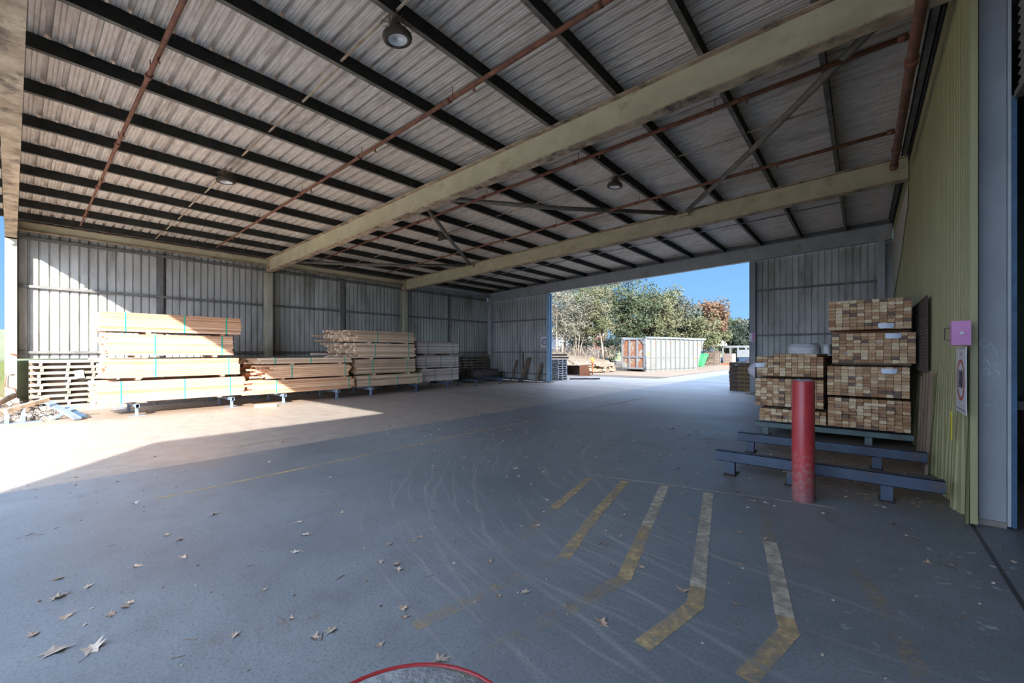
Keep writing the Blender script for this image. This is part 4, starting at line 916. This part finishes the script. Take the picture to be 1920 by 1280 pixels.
# loose planks and open bin
for i in range(4):
    o = MB().bar((-13.05+.3*i, 20.85+.22*i, .035), (-12.55+.28*i, 21.35+.2*i, .035+.02*(i % 2)), .16, .07).build('loose_plank', M['sleeper']); tag(o, '%s of four dark planks lying flat outside the doorway, from the left' % ORD[i], 'plank', 'dark planks outside the doorway')
t = thing('open_steel_bin', 'open rusty steel bin lying by the stone bank, one side orange in the sun', 'bin', (-15.2, 24.95, 0), .22); b = MB()
b.box((-.62, -.45, 0), (.62, .5, .02)); b.box((-.62, .48, 0), (.62, .5, .68)); b.box((-.62, -.45, 0), (-.6, .5, .66)); b.box((-.62, -.45, .66), (.62, .5, .68)); b.build('shell', M['brownbox'], t)
MB().hexa([(.6, -.8, 0), (1.15, -.1, 0), (1.13, -.08, 0), (.58, -.78, 0), (.6, -.8, .7), (1.0, -.3, .75), (.98, -.28, .75), (.58, -.78, .7)]).build('side_plate', M['orange'], t)
t = thing('hydrant_cap', 'small yellow topped marker standing behind the open bin', 'marker', (-14.6, 26.3, 0)); MB().lathe([(.05, 0), (.05, .8), (.12, .82), (.12, .95), (.0, .97)], 12).build('post', M['orange'], t); MB().lathe([(.0, 1.2), (.1, 1.2), (.1, 1.0), (.0, .97)], 12).build('cap', M['yellow'], t)
for i, z in enumerate((1.065, 1.235, 1.4)):
    o = MB().bar((-17.2, 21.4, z), (-14.6+.3*(i % 2), 22.4+.3*i, z), .18, .12).build('dark_beam', M['sleeper']); tag(o, '%s dark timber beam piled on the bank behind the grey pallets' % ['lowest', 'middle', 'topmost'][i], 'beam', 'dark beams on the bank')
b = MB(); b.box((-.5, -.7, 0), (2.0, .5, 1.0)); o = b.build('stone_pier', M['stone'], loc=(-16.7, 21.9, 0)); tag(o, 'low stone pier carrying the dark beams beyond the grey pallets', 'pier')

# stone-faced bank
def bankz(x, y): return 0
bw_ = MB(); path = [(-22, 24.8), (-19.5, 25.7), (-17.5, 26.6), (-16.2, 28.0), (-15.55, 29.6), (-15.6, 31.3), (-16.6, 33.0), (-18.5, 34.5)]
r = random.Random(12); pts = []
for i in range(len(path)-1):
    a, c = Vector(path[i]), Vector(path[i+1]); n = 14
    for k in range(n): pts.append(a.lerp(c, k/n))
ctr = Vector((-24, 33)); ring = []
prof = [(0, 0), (.05, .35), (.1, .68), (.35, .82), (1.3, 1.02), (2.8, 1.25), (5., 1.45), (12, 1.6)]
for p in pts:
    d = (ctr-p).normalized(); col = []
    for k, (off, z) in enumerate(prof):
        j = .09 if 0 < k < 4 else .05
        col.append((p.x+d.x*off+r.uniform(-j, j), p.y+d.y*off+r.uniform(-j, j), z+(r.uniform(-j, j) if k else -.05)))
    ring.append(len(bw_.v)); bw_.v += col
for A, B in zip(ring, ring[1:]):
    for k in range(len(prof)-1):
        bw_.f.append((A+k, B+k, B+k+1, A+k+1)); bw_.m.append(0 if k < 3 else 1); bw_.sm.append(False)
M['litter'] = mat('leaf_litter', (.15, .11, .075), (.1, .075, .05), 3, rough=1, bump=1, c3=(.11, .12, .04), s3=1.2, t3=(.58, .7))
struct(bw_.build('ground', [M['stone'], M['litter']]))
r = random.Random(41); rk = MB()
for i, p in enumerate(pts):
    if i % 2: continue
    for q in range(2):
        s = r.uniform(.12, .3); rot = Euler((r.uniform(-.3, .3), r.uniform(-.3, .3), r.random()*3)).to_matrix()
        rk.box((-s, -s*.6, -s*.35), (s, s*.6, s*.35), rot, (p.x+r.uniform(-.05, .15), p.y-r.uniform(-.05, .15), .12+q*.35+r.uniform(0, .15)))
o = rk.build('bank_stones', M['stone']); tag(o, 'rough stones facing the earth bank below the trees', 'stones', kind='stuff')

# ------------------------------------------------------------------ big skip container
SK = Matrix.Rotation(-.267, 4, 'Z')
t = thing('skip_container', 'long pale grey ribbed steel skip with rusty end doors in the sunny yard', 'skip container', (-13.25, 32.6, 0), -.267)
Wd, Ht, Lt, Lb = 2.4, 2.72, 8.3, 7.1
b = MB()
for x in (-.02, -Wd): b.hexa([(x, 0, .18), (x+.02, 0, .18), (x+.02, Lb, .18), (x, Lb, .18), (x, 0, Ht), (x+.02, 0, Ht), (x+.02, Lt, Ht), (x, Lt, Ht)])
b.box((-Wd, 0, .14), (0, Lb, .2)); b.hexa([(-Wd, Lb, .18), (0, Lb, .18), (0, Lb+.03, .18), (-Wd, Lb+.03, .18), (-Wd, Lt-.03, Ht), (0, Lt-.03, Ht), (0, Lt, Ht), (-Wd, Lt, Ht)]); b.box((-Wd, .02, .18), (-.02, .04, Ht))
sb_ = b.build('body', M['skip'], t)
b = MB(); b.box((-.03, -.03, Ht-.05), (.12, Lt+.05, Ht+.1)); b.box((-Wd-.1, -.03, Ht-.05), (-Wd+.03, Lt+.05, Ht+.1)); b.box((-Wd, Lt-.05, Ht-.05), (0, Lt+.08, Ht+.1)); b.build('top_rail', M['skiprail'], t)
rib = MB().box((0, -.035, 0), (.09, .035, 1)).mesh('rib', M['skip'])
for i in range(12):
    y = .55+i*.66; zt = Ht-.05; zb = .1 if y < Lb else .18+(y-Lb)/(Lt-Lb)*(Ht-.18)
    child(rib, 'rib', t, (0, y, zb), (1, 1, zt-zb)); child(rib, 'rib', t, (-Wd-.09, y, zb), (1, 1, zt-zb))
b = MB(); b.box((0, .1, 1.12), (.04, 7.5, 1.18)); b.build('side_rail', M['skiprail'], t)
for y in (1.3, 3.3, 5.3, 7.3): MB().box((0, y-.22, 2.1), (.008, y+.2, 2.42)).build('rust_patch', M['skiprust'], sb_)
MB().box((0, .12, 1.3), (.01, .4, 1.55)).build('yellow_sticker', M['stencil'], sb_); MB().box((0, 6.6, .9), (.01, 6.9, 1.15)).build('yellow_sticker', M['stencil'], sb_); MB().box((0, .1, .45), (.012, .42, 1.05)).build('white_label', M['whitewall'], sb_)
MB().box((-Wd+.05, -.05, .3), (-.1, -.01, Ht-.1)).build('door_panel', M['skiprust'], t)
b = MB(); f_ = .1
b.box((-Wd-.04, -.13, .22), (-Wd+.1, .02, Ht)); b.box((-.18, -.13, .22), (-.06, .02, Ht)); b.box((-Wd-.04, -.13, Ht-.12), (-.06, .02, Ht)); b.box((-Wd-.04, -.13, .2), (-.06, .02, .34)); b.box((-Wd, -.11, 1.12), (-.1, -.02, 1.24))
b.bar((-Wd+.05, -.1, Ht-.45), (-Wd+.4, -.1, Ht-.05), .08, .08); b.bar((-.12, -.1, Ht-.5), (-.5, -.1, Ht-.05), .08, .08)
for x in (-1.62, -.85): b.box((x-.07, -.12, .3), (x+.07, -.02, Ht-.1))
b.build('door_frame', M['skiprail'], t)
b = MB(); b.tube([(.02, -.08, .25), (.02, -.08, Ht)], .05, 8)
for z in (.5, 1.3, 2.2): b.tube([(-.15, -.1, z), (.12, -.1, z)], .04, 8)
b.build('hinge_post', M['skiprail'], t)
b = MB(); b.box((-Wd+.3, .2, 0), (-Wd+.6, Lb, .16)); b.box((-.6, .2, 0), (-.3, Lb, .16)); b.box((-.2, 0, 0), (.0, Lb, .2)); b.build('skid_runner', M['skip'], t)
# bins, machinery
t = thing('green_bin', 'bright green tapered bin behind the skip container', 'bin', (-13.6, 48.0, 0)); MB().hexa([(-.9, -.6, .1), (.35, -.6, .1), (.35, .6, .1), (-.9, .6, .1), (-1.0, -.8, 1.35), (.75, -.8, 1.35), (.75, .8, 1.35), (-1.0, .8, 1.35)]).box((-.8, -.5, 0), (.3, .5, .1)).build('tub', M['lime'], t); MB().box((-1.02, -.82, 1.35), (.78, .82, 1.42)).build('rim', M['lime'], t)
t = thing('blue_bin', 'dark blue bin standing behind the green bin', 'bin', (-15.5, 56.5, 0)); MB().box((-1.6, -.8, .0), (1.0, .8, 2.1)).build('tub', M['navy'], t); MB().box((-1.65, -.85, 2.1), (1.05, .85, 2.25)).build('lid', M['navy'], t)
t = thing('white_machine', 'distant white framed machine beyond the pale crate', 'machine', (-14.0, 66.6, 0)); b = MB(); b.box((-2.2, -.1, 2.2), (2.2, .1, 2.5))
for x in (-1.6, -.6, .4, 1.4): b.box((x-.1, -.1, .8), (x+.1, .1, 2.2))
b.build('frame', M['skiprail'], t); MB().lathe([(.0, 3.3), (.5, 3.2), (.8, 2.8), (.9, 2.5)], 16, (-1.9, 0, 0)).build('dome', M['signwhite'], t); MB().box((-1.9, -.5, 0), (1.9, .5, .8)).build('base', M['navy'], t)
t = thing('white_trailer', 'distant low white trailer body seen right of the white machine', 'trailer', (-9.6, 64., 0)); MB().box((-3.4, -1., .9), (3.0, 1., 1.9)).build('body', M['skiprail'], t); MB().box((-3.2, -.9, .3), (2.8, .9, .9)).build('chassis', M['navy'], t)
for x in (-2, 1.5): MB().tube([(x, -1.0, .35), (x, 1.0, .35)], .35, 14).build('wheel', M['ink'], t)
# white building behind the trees
t = thing('white_shed', 'white shed with a red end behind the trees', 'building', (-40., 48., 0), math.radians(39.9))
MB().box((-12, 0, 0), (14, .3, 4.9)).build('wall', M['whitewall'], t); MB().box((-12.2, -.2, 4.9), (14.2, 6, 5.1)).build('roof', M['sheet'], t); MB().box((12.2, -.1, 1.9), (14., 0, 3.8)).build('red_door', M['redwall'], t); MB().box((-2, -.12, 2.9), (.5, 0, 4.4)).build('red_panel', M['redwall'], t); MB().box((-12, -1.0, 0), (14, -.9, 2.0)).build('dark_fence', M['navy'], t)
t = thing('far_hill_bank', 'low grassy rise at the far side of the yard', 'bank'); b = MB(); r = random.Random(77)
xs = [-75+i*4 for i in range(30)]
for i in range(len(xs)-1): b.quad([(xs[i], 74, 0), (xs[i+1], 74, 0), (xs[i+1], 95, 3.5), (xs[i], 95, 3.5)])
b.build('slope', M['grass'], t)

# ------------------------------------------------------------------ trees
def leafmat(name, a, b_, c):
    a, b_, c = [(q[0]*.40, q[1]*.40, q[2]*.46) for q in (a, b_, c)]
    m = mat(name, a, b_, .9, rough=.8, c3=c, s3=.5, t3=(.45, .62), spec=.2, lo=.3, hi=.7)
    return m
LM = {'olive': leafmat('olive_foliage', (.12, .15, .055), (.24, .25, .11), (.3, .27, .14)), 'grey': leafmat('grey_green_foliage', (.24, .24, .16), (.34, .32, .21), (.17, .18, .1)), 'green': leafmat('mid_green_foliage', (.07, .11, .045), (.17, .2, .08), (.12, .15, .08)),
      'dark': leafmat('dark_foliage', (.03, .05, .03), (.07, .09, .05), (.05, .07, .04)), 'rust': leafmat('bronze_foliage', (.24, .12, .06), (.34, .2, .1), (.16, .14, .07)), 'blue': leafmat('blue_green_foliage', (.10, .14, .11), (.18, .21, .14), (.2, .2, .12))}
def tree(label, x, y, z0, H, rx, nleaf, fol, bark, seed, trunks=1, lean=.12, size=.11, low=.3, rust=None):
    r = random.Random(seed); t = thing('tree', label, 'tree', (x, y, z0), group=None); tb = MB(); tips = []
    for k in range(trunks):
        a = r.random()*6.28; ln = lean*H*r.uniform(.4, 1.4); bx, by = r.uniform(-.3, .3)*(trunks > 1), r.uniform(-.3, .3)*(trunks > 1)
        hh = H*r.uniform(.7, .88); pts_ = []; n = 6
        for i in range(n+1):
            v = i/n; pts_.append(Vector((bx+math.cos(a)*ln*v**1.4+r.uniform(-.05, .05)*H*.2*v, by+math.sin(a)*ln*v**1.4+r.uniform(-.05, .05)*H*.2*v, hh*v-.1)))
        r0 = .022*H/(trunks**.6); tb.tube(pts_, [r0*(1-.85*i/n) for i in range(n+1)], 8)
        for q in range(9):
            i = r.randint(2, n-1); p = pts_[i].lerp(pts_[i+1], r.random()); aa = r.random()*6.28; l = rx*r.uniform(.5, .95); up = r.uniform(.15, .9)*l
            m1 = p+Vector((math.cos(aa)*l*.5, math.sin(aa)*l*.5, up*.35)); e = p+Vector((math.cos(aa)*l, math.sin(aa)*l, up)); tb.tube([p, m1, e], [r0*.35, r0*.2, r0*.07], 5)
            tips += [m1, e, (m1+e)/2]
            for _ in range(2):
                e2 = m1+Vector((r.uniform(-1, 1), r.uniform(-1, 1), r.uniform(0, 1)))*l*.5; tb.tube([m1, e2], [r0*.14, r0*.04], 4); tips.append(e2)
        tips.append(pts_[-1])
    tb.build('trunk', M[bark], t)
    fb = MB(); cl = []
    for _ in range(26):
        a = r.random()*6.28; v = r.uniform(low, 1); rr_ = rx*math.sqrt(max(.05, 1-((v-.6)/.5)**2*.8))*r.uniform(.2, .85)
        tips.append(Vector((math.cos(a)*rr_, math.sin(a)*rr_, H*v*.93)))
    per = max(1, nleaf//len(tips))
    for p in tips:
        if p.z < low*H*.7: continue
        cr_ = rx*r.uniform(.16, .36)
        fb.mi = 1 if (rust and p.z > H*.55 and r.random() < .75) else 0
        for _ in range(per):
            d = Vector((r.gauss(0, 1), r.gauss(0, 1), r.gauss(0, .8))).normalized()*cr_*r.random()**.5; c = p+d
            s = size*r.uniform(.5, 1.3); u = Vector((r.uniform(-1, 1), r.uniform(-1, 1), r.uniform(-1, 1))).normalized(); v = u.cross(Vector((r.uniform(-1, 1), r.uniform(-1, 1), r.uniform(-1, 1)))).normalized()
            fb.quad([c-u*s, c+v*s*.4, c+u*s, c-v*s*.4])
    f = fb.build('foliage', [LM[fol], LM[rust or fol]], t); f['kind'] = 'stuff'
TREES = [('slim pale trunked tree just beyond the blue door post', -20.3, 31.0, 1.1, 6.8, 1.6, 3500, 'grey', 'bark', 1, 2, .1, .1, .35),
 ('wispy grey green shrub tree with white stems on the stone bank', -19.0, 31.6, 1.15, 5.6, 1.7, 5000, 'grey', 'bark', 2, 4, .2, .09, .25),
 ('bushy olive tree at the middle of the bank', -17.9, 32.6, 1.1, 6.6, 1.9, 7500, 'olive', 'barkdark', 3, 3, .14, .1, .25),
 ('tall forked tree with bare dark limbs behind the bank', -19.6, 38.0, .8, 11.5, 3.4, 7000, 'green', 'barkdark', 4, 2, .22, .14, .45),
 ('small tree with a thin white stem near the skip doors', -16.9, 32.3, 1.05, 4.6, 1.2, 2600, 'olive', 'bark', 5, 1, .1, .09, .4),
 ('full green tree rising behind the skip doors', -18.3, 41.5, .3, 8.8, 3.0, 14000, 'green', 'barkdark', 6, 2, .1, .14, .12),
 ('large light green tree behind the left part of the skip', -16.9, 45.0, 0, 8.8, 3.1, 15000, 'olive', 'barkdark', 7, 2, .1, .15, .1),
 ('blue green tree behind the middle of the skip', -17.2, 52.0, 0, 8.4, 3.4, 14000, 'blue', 'barkdark', 8, 2, .1, .17, .1),
 ('yellow green bushy tree behind the right part of the skip', -14.8, 51.4, 0, 6.3, 2.6, 12000, 'olive', 'barkdark', 9, 3, .1, .17, .05),
 ('bronze topped tree rising to the right of the skip', -16.6, 62.0, 0, 8.6, 3.5, 17000, 'olive', 'barkdark', 10, 2, .12, .2, .12),
 ('dark shadowy tree at the right end of the tree line', -15.3, 71., 0, 5.6, 2.6, 11000, 'dark', 'barkdark', 11, 2, .1, .2, .08),
 ('distant green tree beyond the white trailer', -16.6, 84., 2, 5.6, 3.0, 9000, 'green', 'barkdark', 12, 1, .1, .25, .15),
 ('distant dark pointed tree beside the right door post', -13.8, 80., 1, 6.4, 2.2, 7000, 'blue', 'barkdark', 13, 1, .05, .25, .1),
 ('tall leafy tree filling behind the wispy bank trees', -24.5, 42.0, .5, 9.8, 3.6, 9000, 'olive', 'barkdark', 14, 2, .1, .15, .35),
 ('far tree seen between the bank trees', -29.0, 45., .5, 9.0, 3.4, 6500, 'grey', 'bark', 15, 2, .1, .15, .4),
 ('low dark shrub standing left of the skip doors', -18.9, 37.2, .4, 2.6, 1.5, 5000, 'dark', 'barkdark', 17, 2, .1, .09, .0),
 ('low dark shrub between the stone bank and the white shed', -22.5, 38.5, .6, 2.6, 2.2, 5000, 'dark', 'barkdark', 18, 2, .1, .1, .0),
 ('leafy tree beyond the grass bank outside the front left corner', -38, 3.5, 3, 6, 2.6, 6000, 'green', 'barkdark', 16, 2, .1, .15, .1)]
for T in TREES:
    tree(*T, rust='rust' if 'bronze' in T[0] else None)
# scrub under the trees
r = random.Random(55); sb = MB()
for _ in range(420):
    x = r.uniform(-23, -16.4); y = 29.5+r.random()*6; z = 1.1+r.random()*.2
    if (x+16.4)*-1 < 0: continue
    a = r.random()*6.28; l = r.uniform(.3, 1.1); sb.tube([(x, y, z-.1), (x+math.cos(a)*l*.3, y+math.sin(a)*l*.3, z+l*.7), (x+math.cos(a)*l*.7, y+math.sin(a)*l*.7, z+l*.9)], .012, 3, False)
tag(sb.build('dry_scrub', M['bark']), 'tangle of dry bare stems under the bank trees', 'scrub', kind='stuff')

# ------------------------------------------------------------------ fallen leaves
def leaf_mesh(seed, m):
    r = random.Random(seed); n = 5; pts = []
    lobes = [0, .9, 1.9, 3.14+.2, 4.3, 5.4]
    for i, a in enumerate(lobes):
        a += r.uniform(-.15, .15); R_ = r.uniform(.75, 1.15)*(1.2 if i == 0 else 1)
        pts.append((math.cos(a)*R_, math.sin(a)*R_)); an = (a+(lobes[(i+1) % 6]+(6.28 if i == 5 else 0)))/2
        pts.append((math.cos(an)*.5, math.sin(an)*.5))
    b = MB(); curl = r.uniform(.25, .6); ax = r.random()*3.14
    def Z(x, y): d = x*math.cos(ax)+y*math.sin(ax); return curl*d*d+.04
    c = (0, 0, .03); V = [(x, y*.8, Z(x, y)) for x, y in pts]
    for i in range(len(V)): b.quad([c, V[i], V[(i+1) % len(V)]], True)
    b.tube([(0, 0, .04), (-.9, -.3, .1), (-1.5, -.2, .05)], .02, 4, False)
    return b.mesh('leaf', m)
LMS = [leaf_mesh(i, M['leaf'] if i % 3 else M['leafpale']) for i in range(9)]
LV = [(-3.31, .15, 1.7), (-3.18, .28, 1.7), (-4.35, .21, 1), (-4.02, .2, 1.3), (-4.05, .34, .8), (-3.69, .21, 1.1), (-3.55, .46, 1), (-3.51, .39, 1), (-4.15, .6, 1), (-4.06, .86, .9), (-4.66, .87, .9), (-4.46, .92, .9), (-3.73, 1.65, 1.1), (-3.98, 2.11, .8), (-3.47, 1.46, .9), (-4.89, 1.28, 1), (-5.89, .84, 1), (-2.34, 1.18, 1.1), (-2.35, 1.09, .9), (-2.72, .81, .8), (-3.09, 1.09, .6), (-3.02, 2.02, .9), (-2.69, 1.86, 1.1), (-2.62, 1.82, 1.1), (-2.81, 1.79, .9), (-2.2, 1.57, 1), (-2.12, 1.52, .8), (-2.91, 2.18, .8), (-2.92, 2.26, .8), (-1.83, 2.05, .7), (-1.72, 2.2, .9), (-2.18, 2.34, .8), (-1.18, 2.24, 1.2), (-3.62, 4.41, 1.4), (-2.3, 3.11, .9), (-2.61, 3.7, .9), (-1.64, 3.17, .8), (-1.8, 3.86, .8), (-1.68, 1.43, 1.2), (-2.02, 1.29, .7), (-1.25, 3.0, .9), (-.92, 2.89, 1), (-.61, 2.95, .7), (-.71, 3.53, .7), (.12, 5.78, .8), (.38, 4.46, 1), (-1.61, 3.4, .7), (-1.58, 4.85, .8), (-4.62, 4.39, 1), (-2.9, 4.47, .9), (-3.91, 4.99, .8), (-2.44, 3.8, .7), (-4.05, 1.73, .9), (-.82, 4.13, .8), (-.65, 4.13, .8), (-2.63, 1.08, .6), (-3.58, .49, .8), (-3.6, .08, 1), (-6.6, 2.4, 1), (-7.9, 3.1, 1.1), (-7.0, 1.5, .9), (-8.3, 1.4, 1), (-5.2, 2.6, .9), (-5.0, 6.4, 1.2), (-3.2, 7.4, 1.2), (-2.2, 8.2, 1.2), (-4.4, 9.3, 1.2), (-1.9, 5.6, 1), (-2.4, 6.4, 1), (-1.1, 5.35, .9), (.3, 5.0, .8), (-1.0, 6.6, .9), (-6.4, 5.2, 1.1), (-3.1, 5.7, 1), (-9.6, 3.2, 1.3), (-11.4, 2.1, 1.3), (-10.8, 3.8, 1.2)]
r = random.Random(99)
spot = {0: 'large pale curled dead leaf at the bottom left, left one of the pair', 1: 'large pale curled dead leaf at the bottom left, right one of the pair', 3: 'dark curled leaf above the pale pair at the lower left', 32: 'brown lobed leaf alone at the lower centre right', 33: 'pale upright leaf alone at the centre of the floor', 38: 'brown leaf beside the concrete topped bollard at the bottom edge', 17: 'brown leaf at bottom left of centre, one of a pair', 12: 'brown leaf left of centre near the faded yellow line end', 45: 'pale yellow leaf on the splashed floor at lower right'}
def zone(x, y):
    if x < -7.4: return 'on the sunlit strip by the left packs'
    if x > -.3 and y > 4: return 'on the splashed floor by the bollard'
    if y > 5.2: return 'on the open floor beyond the pale joint line'
    if -2.8 < x and y > 2.5: return 'among the far ends of the faded stripes'
    if -2.8 < x: return 'between the near ends of the faded stripes'
    if y > 2.4: return 'on the scrubbed curve left of the stripes'
    if x < -3.4: return 'at the lower left of the floor'
    return 'on the dark floor below the centre'
zc = {}
for (x, y, _) in sorted(LV, key=lambda q: math.hypot(q[0], q[1])):
    zc.setdefault(zone(x, y), []).append((x, y))
ORDL = ORD + ['sixteenth', 'seventeenth', 'eighteenth', 'nineteenth', 'twentieth']
for i, (x, y, s) in enumerate(LV):
    me = LMS[0] if i in (0, 1) else LMS[r.randint(0, 8)]; o = bpy.data.objects.new('fallen_leaf', me); COL.objects.link(o)
    k = .042*s; o.location = (x, y, .001); o.rotation_euler = (r.uniform(-.08, .08), r.uniform(-.08, .08), r.random()*6.28); o.scale = (k, k, k*r.uniform(.7, 1.2))
    tag(o, spot.get(i, 'dry leaf %s, %s nearest the camera there' % (zone(x, y), ORDL[min(19, zc[zone(x, y)].index((x, y)))])), 'leaf', 'scattered fallen leaves')
gr = MB(); r = random.Random(101)
for _ in range(700):
    x, y = r.uniform(-8, 1.2), r.uniform(-.2, 9); s = r.uniform(.003, .010)*(1 if y < 4 else 1.6); rot = Euler((0, 0, r.random()*3)).to_matrix()
    if x > .6 and y > 5.4: continue
    if r.random() < .35: gr.mi = 1; gr.box((-s*4, -s*.25, 0), (s*4, s*.25, s*.3), rot, (x, y, .001))
    else: gr.mi = 0 if r.random() < .5 else 1; gr.box((-s, -s*.7, 0), (s, s*.6, s*.5), rot, (x, y, .001))
for _ in range(500):
    x = r.choice((r.uniform(-15.8, -12.2), r.uniform(-.6, .65))); y = r.uniform(1, 16) if x < -5 else r.uniform(5.9, 9.0); s = r.uniform(.006, .02); rot = Euler((0, 0, r.random()*3)).to_matrix(); gr.mi = 1
    gr.box((-s, -s*.5, 0), (s, s*.5, s*.5), rot, (x, y, .001))
tag(gr.build('floor_grit', [M['leafpale'], M['oldboard']]), 'grit, twigs and splinters strewn over the concrete floor', 'grit', kind='stuff')
